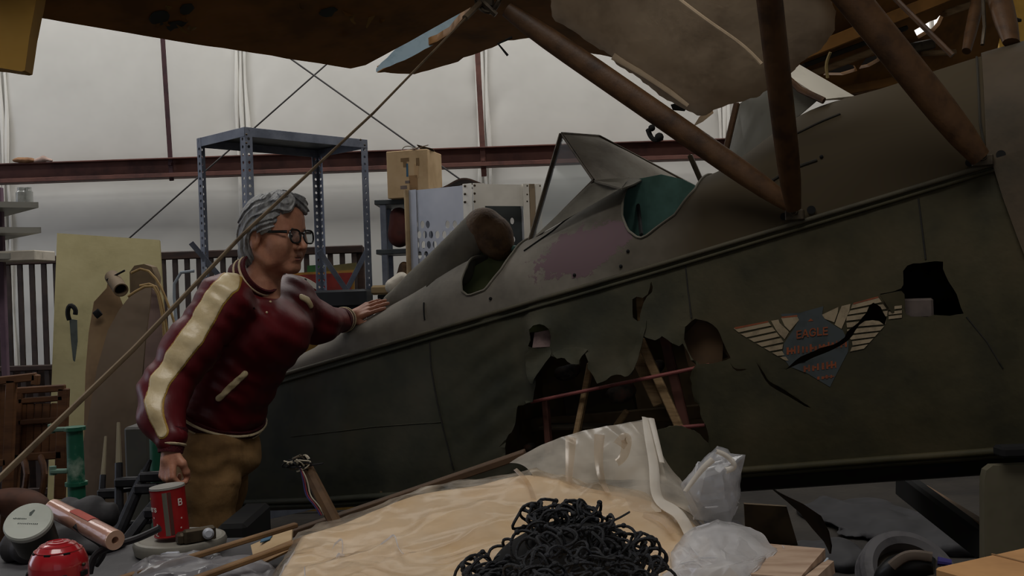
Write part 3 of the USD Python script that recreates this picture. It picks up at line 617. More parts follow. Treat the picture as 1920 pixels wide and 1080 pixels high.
def lettering(txt, x, y, ht, slope, curve=0.0, squeeze=1.0):
    for i, (ch) in enumerate([txt]):
        m = meshkit.text_mesh(txt, ht, 1.0, bold=True); v = np.asarray(m.vertices); f = np.asarray(m.faces)
        xx = v[:, 0] * squeeze; pxs = np.array(E(np.stack([x + xx, y - v[:, 1] + slope * xx + curve * (xx / ht - v[:, 0].max() * squeeze / ht / 2) ** 2], 1)))
        p = np.array([az(*q) for q in pxs]); V = side3(p, .0024 + 0); V = V + NEAR * (v[:, 2:3] * .0012)
        part(EM, "lettering", tm(V, f[:, ::-1] if np.linalg.det(np.array([[1, 0], [0, 1]])) < 0 else f), M_ember, smooth=False)
lettering("EAGLE", 722, 506, 78, -.13, 1.5, .95)
decal(EM, "lettering", E([(845, 335), (872, 305), (900, 330)]), M_ember, .0026)
r = np.random.default_rng(5)
def worn(x0, x1, y0, slope, ht):  # letters worn past reading: only strokes are left
    x = x0
    while x < x1:
        w = r.uniform(14, 24); y = y0 + slope * (x - x0); k = r.uniform(.6, 1)
        decal(EM, "lettering", E([(x, y - ht * k), (x + w, y - ht * k - 3), (x + w + 2, y + 3), (x + 1, y + 4)]), M_ember, .0026)
        if r.random() < .6: decal(EM, "lettering", E([(x + w, y - ht * .55), (x + w + 22, y - ht * .6), (x + w + 22, y - ht * .3), (x + w, y - ht * .28)]), M_ember, .0026)
        x += w + r.uniform(18, 30)
worn(628, 1220, 668, -.13, 74); worn(800, 1140, 842, -.13, 70); worn(935, 1070, 920, -.1, 34)

# --- headrest fairing behind the rear cockpit
s = SDF().cap(onax(728, 562), onax(902, 432), .012, .078, .01).chain([onax(735, 575), onax(800, 545), onax(858, 508)], [.02, .055, .062], .07)
part(PL, "headrest_fairing", s.mesh(.012), M_deck, "grey tapering fairing behind the rear cockpit", smooth=True)
s = SDF().cap(onax(907, 429), onax(925, 440), .081, .074, .01).cap(onax(920, 440), onax(936, 462), .06, .055, .03); s.disp = lambda P: .003 * fbm3(P, 25)
part(PL, "headrest", s.mesh(.008), M_leather, "brown leather headrest pad", smooth=True)
part(PL, "headrest_shelf", tube(spline([onax(895, 470), onax(925, 466), onax(968, 466)], 12), [.012] * 12, 8), M_teal)
part(PL, "torn_flap", pxpoly(wob([(735, 588), (800, 548), (806, 540), (800, 552), (770, 572), (716, 598)], .6, 12, 4), onax(760, 570, .12)[1], .004), M_deck)

# --- rear windscreen
WS = PL + "/windscreen"; used[WS] = 1; tag(UsdGeom.Xform.Define(stage, WS).GetPrim(), "tall faired rear windscreen with dusty panes")
T_, TR_, B_, BL_, BR_ = at(1053, 251, 3.74), at(1123, 256, 3.98), at(992, 460, 3.70), at(1113, 338, 3.52), at(1302, 350, 3.86)
M_pane = pane_mat("hazy_side_pane", (170, 172, 172), .22)
M_dust = mat("dust_caked_pane", (140, 132, 118), (112, 102, 88), (158, 152, 138), scale=5, rough=.8, bump=.05)
def quadmesh(c, n=10, th=.004, bulge=0.0):
    c = [np.asarray(x, float) for x in c]; c = c + [c[-1]] if len(c) == 3 else c
    u, v = np.meshgrid(np.linspace(0, 1, n), np.linspace(0, 1, n), indexing="ij"); u, v = u[..., None], v[..., None]
    P = (c[0] * (1 - u) + c[1] * u) * (1 - v) + (c[3] * (1 - u) + c[2] * u) * v
    N = unit(np.cross(c[1] - c[0], c[3] - c[0])); N = N if N[1] < 0 else -N
    P = P + N * (bulge * np.sin(np.pi * u) * np.sin(np.pi * v))
    V, F = loft(P); fn = np.cross(V[F[:, 1]] - V[F[:, 0]], V[F[:, 2]] - V[F[:, 0]]).sum(0)
    return shell(V, F if fn.dot(N) > 0 else F[:, ::-1], th, np.tile(N, (len(V), 1)))
part(WS, "pane", quadmesh([T_, BL_, B_ + (BL_ - B_) * .12, B_], 4, .003), M_pane, "hazy triangular side pane")
part(WS, "pane", quadmesh([T_, TR_, BR_, BL_], 12, .005, .035), M_dust, "dust-caked front pane", smooth=60)
part(WS, "cowl", quadmesh([BL_, at(1215, 331, 3.80), at(1186, 346, 3.46), at(1166, 353, 3.42)], 8, .006, .01), M_deck, smooth=60)
part(WS, "cowl", quadmesh([BL_, at(1180, 332, 3.5), at(1166, 352, 3.42), at(1000, 446, 3.60)], 10, .006, .01), M_deck, smooth=60)
for p, q, r_ in ((T_, B_, .010), (T_, TR_, .007), (TR_, BR_, .007), (T_, BL_, .007), (B_, BL_, .006)):
    part(WS, "frame", tube([p, q], r_, 8, flat=.6), M_metal)
# --- front windscreen
FS = PL + "/front_windscreen"; used[FS] = 1; tag(UsdGeom.Xform.Define(stage, FS).GetPrim(), "front windscreen with grimy pane and brown posts")
a_, b_, c_, d_ = at(1384, 196, 3.70), at(1478, 132, 3.45), at(1540, 180, 3.36), at(1346, 332, 3.62)
part(FS, "pane", quadmesh([a_, b_, c_, at(1400, 300, 3.5)], 8, .004, .02), mat("grimy_pane", (104, 102, 92), (86, 84, 76), scale=5, rough=.35), smooth=60)
part(FS, "pane", quadmesh([a_, at(1400, 300, 3.5), d_, at(1372, 240, 3.7)], 6, .004, .0), mat("grimy_pane", (104, 102, 92)), smooth=60)
part(FS, "post", beam(at(1382, 192, 3.6), at(1352, 320, 3.6), .02, .022, NEAR), M_strut)
part(FS, "post", beam(at(1293, 290, 3.75), at(1320, 352, 3.75), .018, .02, NEAR), M_metal)
part(FS, "top_panel", quadmesh([at(1477, 142, 3.42), at(1499, 121, 3.5), at(1602, 180, 3.42), at(1545, 186, 3.3)], 6, .006, .006), mat("white_panel", (226, 220, 204), (210, 204, 188), scale=5, rough=.5), "white panel edge catching the light")
part(FS, "frame", tube([at(1474, 144, 3.40), at(1500, 168, 3.37), at(1545, 189, 3.3)], .011, 8, flat=.7), M_strut)

# --- struts, wires
def strut(name, p, q, wd, th, parent=PL, m=M_strut, lab=None):
    d = unit(np.asarray(q) - p); sd = np.cross(d, [0, 1, 0]); n = 14; t = np.linspace(0, 1, n)[:, None]; P = p + (np.asarray(q) - p) * t
    rr = wd * (1 - .35 * np.abs(np.linspace(-1, 1, n)) ** 6); return part(parent, name, tube(P, rr, 14, flat=th / wd, side=sd), m, lab, smooth=60)
J1 = sidept(1492, 398) + NEAR * .02; J3 = sidept(1842, 296) + NEAR * .02
strut("strut", at(950, 18, 3.22), at(1480, 384, 3.11), .037, .026, lab="long brown cabane strut running up to the left")
strut("strut", at(1404, -340, 2.44), at(1488, 392, 3.06), .036, .026, lab="upright brown cabane strut")
strut("strut", at(1366, -290, 2.74), at(1838, 296, 2.88), .047, .03, lab="thick brown forward strut")
strut("strut", at(1890, -250, 3.9), at(1812, 96, 3.3), .022, .02, lab="short strut above the cowl"); strut("strut", at(1800, -280, 3.7), at(1896, 80, 3.1), .04, .028)
part(PL, "rigging_rod", tube([at(1440, -240, 3.55), at(1786, 104, 3.25)], .009, 8), M_strut); part(PL, "rigging_rod", tube([at(1830, -260, 3.2), at(1846, 50, 3.2), at(1842, 84, 3.18)], .006, 8), M_metal)
for J, sx in ((J1, 1), (J3, 1)):
    part(PL, "strut_fitting", cat([rbox((.058, .018, .034), .004, np.stack([AX, FAR, UPZ], 1), J + [0, 0, -.01]), tube([J + NEAR * .03, J + FAR * .01], .012, 10), trimesh.creation.icosphere(1, .009).apply_translation(J + NEAR * .035 + [.0, 0, .0])]), M_metal)
    for r_, o_ in ((.013, AX * .048 - NEAR * .012 + [0, 0, .004]), (.012, -AX * .034 - NEAR * .010 + [0, 0, -.012])): part(PL, "fairlead_hole", lathe([(0, 0), (r_, 0), (r_, .003), (0, .003)], 14, frame(z=NEAR), J + o_), M_black)
part(PL, "strut_clip", cat([tube(spline([at(1215, 243, 3.15), at(1228, 262, 3.13), at(1242, 258, 3.12)], 10), .008, 6), trimesh.creation.icosphere(1, .014).apply_translation(at(1236, 257, 3.1)), trimesh.creation.icosphere(1, .011).apply_translation(at(1222, 240, 3.13))]), M_black)
# the streamlined flying wire that runs from the wing fitting forward, past the man, to the left
part(PL, "flying_wire", tube([at(896, 10, 3.2), at(700, 212, 2.75), at(455, 440, 2.3), at(250, 655, 1.95), at(-40, 935, 1.58)], [.0030, .0038, .0048, .0056, .0060], 8, flat=.55), mat("dull_wire", (112, 96, 76), (88, 74, 58), scale=14, rough=.45, metal=.3), "long flat bracing wire slanting past the man")
part(PL, "turnbuckle", tube([at(902, 4, 3.21), at(872, 34, 3.14)], .010, 8), mat("dull_wire", (112, 96, 76)))
part(PL, "wing_fitting", cat([tube(spline([at(905, -30, 3.25), at(896, 8, 3.22), at(920, 22, 3.2), at(935, 4, 3.2)], 16), .008, 6), tube(spline([at(880, -20, 3.25), at(915, 14, 3.2), at(930, 28, 3.2)], 12), .01, 6), tube(spline([at(925, 20, 3.2), at(936, 0, 3.2), at(965, -30, 3.2)], 12), .007, 6), rbox((.05, .04, .03), .006, None, at(912, 8, 3.24))]), M_metal)
part(PL, "wire_hook", tube([at(960, 70, 3.2), at(934, 82, 3.2), at(952, 104, 3.2)], .004, 6), M_black)

# --- upper wing
UW = PL + "/upper_wing"; used[UW] = 1; tag(UsdGeom.Xform.Define(stage, UW).GetPrim(), "dark brown fabric underside of the upper wing")
M_wing = mat("brown_wing_fabric", (124, 84, 32), (98, 66, 25), (138, 94, 40), scale=4.5, detail=8, rough=.75, bump=.25, bscale=22)
M_wing2 = mat("orange_wing_fabric", (130, 88, 34), (92, 62, 28), (150, 104, 46), scale=5, detail=7, rough=.7, bump=.2, bscale=20)
def planefit(a, b, c):
    n = np.cross(b - a, c - a); return lambda px, py: (a - [0, 0, EYE]).dot(n) / ray(px, py).dot(n)
P1, P2, P3 = at(670, 131, 4.05), at(893, 8, 3.72), at(60, 31, 3.16); Yw = planefit(P1, P2, P3)
def wingpoly(name, pts, Yf, m, th=.05, cell=26, ragged=(.8, 14), seed=1, lab=None):
    pg = Polygon(wob(pts, *ragged, seed)).buffer(0); v, f = tess(pg, cell); V = np.array([at(a, b, Yf(a, b)) for a, b in v])
    V = V + np.stack([V[:, 0] * 0, V[:, 0] * 0, .003 * fbm3(V, 5, 4)], 1)
    fn = np.cross(V[f[:, 1]] - V[f[:, 0]], V[f[:, 2]] - V[f[:, 0]]).sum(0); f = f if fn[2] < 0 else f[:, ::-1]
    return part(UW, name, shell(V, f, th, np.tile([0, 0, -1.0], (len(V), 1))), m, lab, smooth=50)
wingpoly("wing_panel", [(60, 31), (200, 55), (340, 79), (500, 103), (670, 131), (780, 71), (893, 8), (985, -50), (1120, -190), (1140, -240), (-140, -240), (40, 0)], Yw, M_wing, .06, ragged=(.3, 30))
Yf = planefit(at(705, 137, 4.62), at(1145, 106, 4.4), at(890, -40, 3.62))
wingpoly("wing_panel", [(707, 136), (778, 139), (846, 120), (905, 96), (948, 77), (1000, 71), (1060, 90), (1146, 107), (1230, 130), (1300, -260), (1020, -260), (884, 14), (842, 66)], Yf, M_wing, .03, lab="brown far wing panel")
wingpoly("aileron_edge", [(705, 135), (748, 92), (800, 60), (888, 4), (882, 26), (840, 68), (770, 108)], lambda a, b: 4.30 - .0003 * (a - 705), mat("pale_blue_edge", (160, 186, 200), (136, 164, 180), scale=9, rough=.5), .015, 14, lab="pale blue trailing edge")
for k, (px, py) in enumerate(((310, 38), (330, 42), (345, 30), (352, 52), (300, 40), (320, 12), (642, 20), (660, 28), (655, 62), (700, 30), (720, 36), (560, 8))):
    c = at(px, py, Yw(px, py)); r = np.random.default_rng(k); d = unit([r.normal(), r.normal(), -.4 - r.random()]) * r.uniform(.03, .07)
    part(UW, "peeling_shred", tube(spline([c + [0, 0, .01], c + d * .5, c + d + [.01, 0, .008]], 8), np.linspace(.012, .003, 8), 6, flat=.15), mat("yellow_shred", (128, 98, 46), (98, 72, 32), scale=20) if k % 2 else M_wing)
for k, (px, py, rx, ry) in enumerate(((300, 34, 18, 13), (350, 18, 14, 9), (615, 24, 18, 7), (330, 48, 20, 6))):
    t = np.linspace(0, 2 * np.pi, 18, endpoint=False); pts = np.stack([px + rx * np.cos(t), py + ry * np.sin(t) - .2 * rx * np.cos(t)], 1)
    wingpoly("patch", pts, lambda a, b: Yw(a, b) - .012, mat("dark_teal_patch", (48, 52, 46), (36, 40, 36), scale=12), .004, 10, (1.2, 8), k)
# sagging sheet of torn fabric under the wing root
HF = [(1010, -240), (1028, -30), (1033, 12), (1036, 32), (1062, 50), (1082, 62), (1104, 80), (1150, 106), (1158, 122), (1186, 138), (1222, 166), (1244, 184), (1262, 194), (1284, 204), (1304, 216), (1322, 218), (1336, 207), (1370, 196), (1424, 180), (1446, 162), (1478, 143), (1500, 118), (1540, 92), (1566, 56), (1568, 20), (1545, -30), (1530, -240)]
def Yh(a, b): return 3.28 - .0007 * (a - 1030) + .0009 * (b - 60)
pg = Polygon(wob(HF, 1.0, 9, 77)).buffer(0); v, f = tess(pg, 18); V = np.array([at(a, b, Yh(a, b)) for a, b in v])
dd = shapely.distance(pg.boundary, shapely.points(v)); V = V + np.stack([0 * dd, -.05 * np.sqrt(np.clip(dd, 0, 160) / 160) + .03 * fbm3(V, 4, 6), 0 * dd], 1)
fn = np.cross(V[f[:, 1]] - V[f[:, 0]], V[f[:, 2]] - V[f[:, 0]]).sum(0); f = f if fn[1] < 0 else f[:, ::-1]
M_hang = mat("faded_hanging_fabric", (186, 164, 136), (160, 140, 114), (198, 176, 146), scale=5, detail=8, rough=.8, bump=.2, bscale=22)
part(UW, "hanging_fabric", shell(V, f, .004), M_hang, "pale brown torn fabric sagging under the wing root", smooth=60)
part(UW, "torn_strip", tube(spline([at(1150, 104, Yh(1150, 104) - .01), at(1210, 140, Yh(1200, 140) - .02), at(1290, 198, 3.2)], 14), np.linspace(.014, .006, 14), 6, flat=.3), M_hang)
part(UW, "torn_strip", tube(spline([at(1270, -4, 2.97), at(1340, 48, 2.95), at(1400, 92, 2.94), at(1428, 120, 2.93)], 16), .0055, 6, flat=.5), M_hang)
part(UW, "torn_strip", pxpoly([(1300, 237), (1312, 218), (1336, 206), (1338, 212), (1318, 228)], 3.25, .004), M_hang)
part(UW, "torn_strip", pxpoly([(1258, 196), (1270, 193), (1286, 205), (1284, 208), (1262, 206)], 3.3, .006), M_black)
# wing structure seen on the right: spars, orange fabric with holes, yellow tip
Yr = planefit(at(1500, 130, 4.0), at(1900, -60, 4.0), at(1900, 90, 4.3))
body = Polygon([(1440, 165), (1500, 60), (1500, -260), (1930, -260), (1876, -60), (1884, 30), (1866, 110), (1700, 180), (1520, 190)])
h1 = Polygon([(1714, 57), (1728, 49), (1744, 40), (1756, 36), (1762, 29), (1769, 32), (1762, 47), (1752, 58), (1737, 64), (1722, 73)])
h2 = Polygon([(1545, 140), (1560, 126), (1582, 120), (1602, 124), (1606, 132), (1580, 140)]); h3 = Polygon([(1612, 128), (1624, 110), (1650, 102), (1648, 114), (1630, 124)])
v, f = tess(body.difference(unary_union([h1, h2.buffer(1), h3.buffer(1)])), 20); V = np.array([at(a, b, Yr(a, b)) for a, b in v]); fn = np.cross(V[f[:, 1]] - V[f[:, 0]], V[f[:, 2]] - V[f[:, 0]]).sum(0); f = f if fn[1] < 0 else f[:, ::-1]
part(UW, "wing_panel", shell(V, f, .02), M_wing2, "orange-brown wing panel with holes")
for p, q, w_, m in (((1500, 104), (1870, -46), .05, M_wing), ((1505, 124), (1700, 52), .018, M_seam), ((1520, 140), (1690, 76), .026, M_wood_d), ((1770, 26), (1860, -6), .026, M_wood_d), ((1560, 175), (1690, 150), .04, M_wing), ((1724, 100), (1790, 98), .02, M_wood_d), ((1700, 92), (1750, 82), .04, M_metal)):
    part(UW, "spar", beam(at(*p, Yr(*p) - .05), at(*q, Yr(*q) - .05), .03, w_, UPZ), m)
part(UW, "loose_cord", tube(spline([at(1552, 146, 3.7), at(1550, 118, 3.68), at(1557, 98, 3.66)], 10), .006, 6), mat("yellow_cord", (150, 128, 80)))
part(UW, "shade_sheet", cat([pxpoly(list(h2.buffer(6).exterior.coords), 4.6, .02), pxpoly(list(h3.buffer(6).exterior.coords), 4.6, .02)]), M_black)  # black sheets paint in the dark behind the two wing holes
M_yel = mat("yellow_doped_fabric", (176, 138, 58), (152, 116, 46), (188, 150, 70), scale=5, rough=.6, bump=.1)
part(UW, "yellow_tip", pxpoly([(1868, -240), (2100, -240), (2090, 130), (1880, 120), (1866, 40)], 4.6, .05), M_yel, "yellow wing tip at the right")
part(UW, "yellow_tip", pxpoly([(-120, -220), (98, -220), (64, 0), (52, 66), (44, 131), (38, 133), (0, 127), (-40, 124)], 2.7, .05, 20, lambda V: np.stack([0 * V[:, 0], .01 * np.sin(V[:, 0] * 9 + V[:, 2] * 3), 0 * V[:, 0]], 1)), mat("yellow_tip_fabric", (150, 112, 40), (136, 100, 34), (160, 122, 50), scale=4, rough=.6), "yellow wing tip hanging in the top left corner", smooth=50)
part(PL, "torn_strip", tube(spline([at(1893, 28, 3.4), at(1902, 36, 3.4), at(1915, 38, 3.4)], 8), np.linspace(.014, .005, 8), 6, flat=.5), M_black)
# engine cowl ring at the right edge
cow = Polygon(azp([(1858, 300), (1880, 372), (1905, 440), (1940, 530), (1985, 600), (2080, 640), (2198, 650), (2198, 198)])); v, f = tess(cow, .03); V = side3(v, .012)
M_cowl = mat("brown_dusty_cowl", (72, 60, 44), (58, 50, 36), (80, 67, 50), scale=5, detail=8, rough=.75, bump=.12)
part(PL, "engine_cowl", shell(V, outward(V, f), .01, np.tile(NEAR, (len(V), 1))), M_cowl, "engine cowl edge at the nose")
cA = Apx(1850); v, f = tess(sbox(cA, 0, A1, .3 * math.pi * .8), .04); V = deck3(v, .010); part(PL, "engine_cowl", shell(V, f, .008), M_cowl)
# ------------------------------------------------------------------ the man
M_skin = mat("skin", (176, 122, 96), (160, 106, 84), (186, 134, 108), scale=22, rough=.5, spec=.35, bump=.06, bscale=160)
M_satin = mat("maroon_satin", (88, 12, 20), (72, 8, 14), (98, 18, 25), scale=7, rough=.42, spec=.4, bump=.25, bscale=16, stretch=(1, 1, .6))
M_cream = mat("cream_satin", (212, 192, 150), (192, 170, 128), (220, 202, 162), scale=12, rough=.36, spec=.6, bump=.3, bscale=26)
M_must = mat("mustard_piping", (168, 130, 52), (150, 112, 40), rough=.5)
M_knit = mat("maroon_knit", (72, 12, 20), (54, 8, 14), scale=60, rough=.9, bump=.3, bscale=220)
M_knitc = mat("cream_knit", (206, 188, 152), (186, 168, 132), scale=60, rough=.9, bump=.3, bscale=220)
M_khaki = mat("khaki_cotton", (138, 106, 68), (116, 88, 56), (150, 118, 78), scale=10, rough=.85, bump=.35, bscale=24, spec=.2)
M_hair = mat("grey_hair", (132, 132, 132), (74, 74, 76), (180, 180, 178), scale=34, detail=6, stretch=(1, 1, .25), rough=.45, bump=.6, bscale=90, pos=(.3, .5, .7))
M_frame = mat("black_acetate", (18, 17, 17), (14, 13, 13), rough=.25, spec=.6)
sv, fv = unit([.37, .93, 0]), unit([.93, -.37, 0])
HC, CC = at(410, 815, 3.40), at(470, 625, 3.38)
tu = unit(CC - HC); TN = unit(tu + unit(fv) * .26 + np.array([0, -.10, 0])); tf = unit(fv - tu * fv.dot(tu)); ts = np.cross(tu, tf); RT = np.stack([tf, ts, tu], 1)
MAN = thing("person", "grey-haired person in dark glasses, maroon satin jacket with cream sleeve stripe, leaning over the fuselage", "person", (HC[0], 3.38, 0))
# hands: where they are
hd0, hd1, hd2 = deck3(np.array([DP(668, 597), DP(700, 584), DP(742, 566)]))
LX = unit(hd2 - hd0); LN = unit(np.cross(LX, np.cross(unit(UPZ * .75 + NEAR * .65), LX))); LW = hd0 + LN * .034 - LX * .02
RW = at(321, 834, 2.97); RX = unit([-.05, -.28, -.95]); RN = unit([-.62, -.72, .1]); RN = unit(RN - RX * RN.dot(RX))
SR_, EL_R = at(421, 566, 3.17), at(307, 732, 3.06)
SL_, EL_L = at(540, 566, 3.52), at(596, 606, 3.66); FD = unit(LW - EL_L)
CNZ = unit(np.array([.88, -.46, -.06]) * .84 + UPZ * .54); CC0 = at(479, 521, 3.34)
def jacket_field():
    s = SDF()
    for c, r in ((at(412, 774, 3.40), (.132, .178, .10)), (at(436, 708, 3.39), (.142, .178, .13)), (at(475, 632, 3.38), (.150, .188, .14)), (at(496, 612, 3.37), (.122, .17, .08)), (at(478, 596, 3.37), (.085, .10, .045)), (at(514, 604, 3.40), (.085, .14, .055))): s.ell(c, r, RT, .07)
    s.cap(at(455, 590, 3.33), SR_, .056, .082, .06).cap(at(436, 556, 3.37), at(452, 538, 3.43), .06, .058, .05); s.cap(at(505, 575, 3.44), SL_, .072, .082, .06)
    hc = at(411, 776, 3.40); s.add(lambda p: -(p - hc) @ TN, hc, 9, .01, "i")
    s.chain([SR_, at(356, 655, 3.105), EL_R, at(303, 778, 3.015), RW + [0, 0, .02]], [.083, .080, .070, .062, .044], .035)
    s.chain([SL_, EL_L, LW - FD * .085], [.086, .070, .048], .04)
    s.cap(CC0 + CNZ * .052, CC0 + CNZ * .26, .090, .11, .02, 's')
    al = unit(EL_R - SR_)
    def disp(p):
        t = (p - SR_) @ al; near = np.exp(-np.maximum(0, np.abs((p - SR_) @ sv) - .08) / .05)
        fold = np.sin(t * 75 + 9 * fbm3(p, 5, 3)) * .5 + .5 * np.sin(t * 130 + 12 * fbm3(p, 6, 8))
        ld = (p - at(560, 640, 3.4)) @ unit([.6, .1, .8])
        return .0034 * near * fold + .008 * fbm3(p * [1, 1, .7], 7, 4, 3) + .0028 * np.sin(ld * 90 + 10 * fbm3(p, 4, 9)) * (1 - near)
    s.disp = disp; return s
JK = jacket_field()
JKT = part(MAN, "jacket", JK.mesh(.0065), M_satin, "maroon satin jacket", smooth=True)
def shellpart(name, pts, rs, off, m, h=.0035):
    P = np.array([march(JK, x, y, 2.6, 3.9) for x, y in pts]); ch = SDF().chain(P, rs, .004); c = P.mean(0); r = np.linalg.norm(P - c, axis=1).max() + max(rs) + .01
    s = SDF(); s.add(lambda p: np.maximum(JK(p) - off, ch(p)), c, r, .001); lo, hi = P.min(0) - max(rs) - .012, P.max(0) + max(rs) + .012
    return part(JKT, name, s.mesh(h, lo, hi), m, smooth=60)
st = [(448, 517), (428, 532), (403, 556), (382, 592), (360, 630), (328, 672), (299, 713), (288, 750), (292, 782), (304, 810)]; ws = [.031, .032, .033, .034, .034, .032, .029, .025, .020, .017]
shellpart("sleeve_piping", st, [w + .0045 for w in ws], .002, M_must); shellpart("sleeve_stripe", st, ws, .0045, M_cream, .0032)
shellpart("sleeve_stripe", [(566, 557), (576, 562), (583, 574)], [.012, .012, .010], .004, M_cream)
shellpart("pocket_welt", [(410, 747), (434, 724), (459, 701)], [.011, .011, .011], .006, M_cream, .004)
def ringband(f, c, z, x, z0, z1, off, n=48, rmax=.3, th=.004, steps=6):
    z = unit(z); x = unit(np.asarray(x) - z * z.dot(x)); y = np.cross(z, x); rows = []
    ang = np.linspace(0, 2 * np.pi, n, endpoint=False); D = np.cos(ang)[:, None] * x + np.sin(ang)[:, None] * y; rr = np.linspace(0, rmax, 90)
    for h in np.linspace(z0, z1, steps):
        P = c + z * h + D[:, None] * rr[None, :, None]; v = f(P.reshape(-1, 3)).reshape(n, -1); i = np.argmax(v > 0, 1); i = np.maximum(i, 1); a = np.arange(n)
        t = v[a, i - 1] / np.minimum(v[a, i - 1] - v[a, i], -1e-9); r = rr[i - 1] + np.clip(t, 0, 1) * (rr[1] - rr[0])
        r = np.real(np.fft.ifft(np.fft.fft(r) * (np.abs(np.fft.fftfreq(n) * n) < 5))); rows.append(r)
    R = np.array(rows); b = np.sin(np.linspace(0, np.pi, steps)) * .4 + .6
    P = np.array([c + z * h + D * (r + off * bb)[:, None] for h, r, bb in zip(np.linspace(z0, z1, steps), R, b)]); P = np.concatenate([P, P[:, :1]], 1)
    V, F = loft(P); V = np.array(V); m = tm(V, F); N = (V - (c + z * (((V - c) @ z)[:, None]))); N /= np.linalg.norm(N, axis=1, keepdims=True)
    fn = np.cross(V[F[:, 1]] - V[F[:, 0]], V[F[:, 2]] - V[F[:, 0]]); F = F if (fn * N[F[:, 0]]).sum() > 0 else F[:, ::-1]; return shell(V, F, th, N)
JT = SDF(); JT.p = [x for x in JK.p[:8]][:7]  # torso only
HB_c = at(411, 774, 3.40)
HEM = part(JKT, "hem", ringband(JT, HB_c, TN, tf, -.036, .020, .010, th=.016), M_knit, smooth=60)
for z0 in (-.024, .002): part(JKT, "hem_stripe", ringband(JT, HB_c, TN, tf, z0, z0 + .010, .0145, th=.006, steps=4), M_knitc, smooth=60)
def tubeband(c, z, r0, r1, z0, z1, n=32, sq=(1, 1), x=None, th=.004):
    R = frame(x=None, z=z); t = np.linspace(0, 1, 6); prof = [(r0 + (r1 - r0) * a + .002 * math.sin(math.pi * a), z0 + (z1 - z0) * a) for a in t]
    prof += [(r - th, h) for r, h in prof[::-1]]; prof.append(prof[0]); m = lathe(prof, n); v = m.vertices * [sq[0], sq[1], 1]; return xf(tm(v, m.faces), R, c)
for W, X, r0 in ((RW, RX, .043), (LW - FD * .045, FD, .049)):
    part(JKT, "cuff", tubeband(W, X, r0, r0 - .008, -.050, .024), M_knit)
    for z0 in (-.026, -.004): part(JKT, "cuff_stripe", tubeband(W, X, r0 + .0006 - .0009, r0 - .0012 - .0012, z0, z0 + .008), M_knitc)
# head frame
hf = unit([.88, -.46, -.06]); hs = unit(np.cross([0, 0, 1.0], hf)); hu = np.cross(hf, hs); RH = np.stack([hf, hs, hu], 1); HO = at(517, 441, 3.36)
def hl(f, s, u): return HO + hf * f + hs * s + hu * u
nb, nt = at(484, 556, 3.37), hl(-.028, 0, -.065)
nz = unit(nt - nb); RN_ = frame(z=nz)
b = SDF()
b.ell(hl(-.014, 0, .036), (.100, .077, .088), RH, .01).ell(hl(.034, 0, -.02), (.058, .064, .09), RH, .03).ell(hl(.026, 0, -.076), (.058, .054, .044), RH, .03)
b.cap(hl(.070, -.012, -.106), hl(.070, .012, -.106), .021, k=.02)
b.cap(hl(.078, -.034, .014), hl(.078, .034, .014), .013, k=.02).ell(hl(.062, 0, .055), (.03, .055, .04), RH, .03)
for e in (-1, 1):
    b.ell(hl(.097, e * .033, -.005), (.021, .020, .015), RH, .010, "s")
    b.ell(hl(.056, e * .050, -.026), (.024, .02, .018), RH, .025)
    b.ell(hl(.028, e * .043, -.034), (.056, .022, .058), RH, .03)
    b.ell(hl(-.014, e * .083, -.014), (.021, .010, .034), RH @ np.array([[.97, 0, .24], [0, 1, 0], [-.24, 0, .97]]), .006)
    b.ell(hl(-.008, e * .093, -.010), (.010, .006, .019), RH, .004, "s")
    b.cap(hl(.02, e * .052, -.09), hl(-.02, e * .06, -.05), .018, k=.02)
b.chain([hl(.086, 0, .012), hl(.101, 0, -.012), hl(.119, 0, -.037)], [.008, .0095, .0115], .008)
for e in (-1, 1): b.ell(hl(.101, e * .014, -.041), (.012, .008, .0085), RH, .006)
b.cap(hl(.088, -.018, -.066), hl(.088, .018, -.066), .0085, k=.008).cap(hl(.085, -.016, -.080), hl(.085, .016, -.080), .009, k=.008)
b.cap(hl(.101, -.026, -.0735), hl(.101, .026, -.0735), .0035, k=.004, op="s")
b.cap(nb - nz * .02, nt, .064, .055, .03)
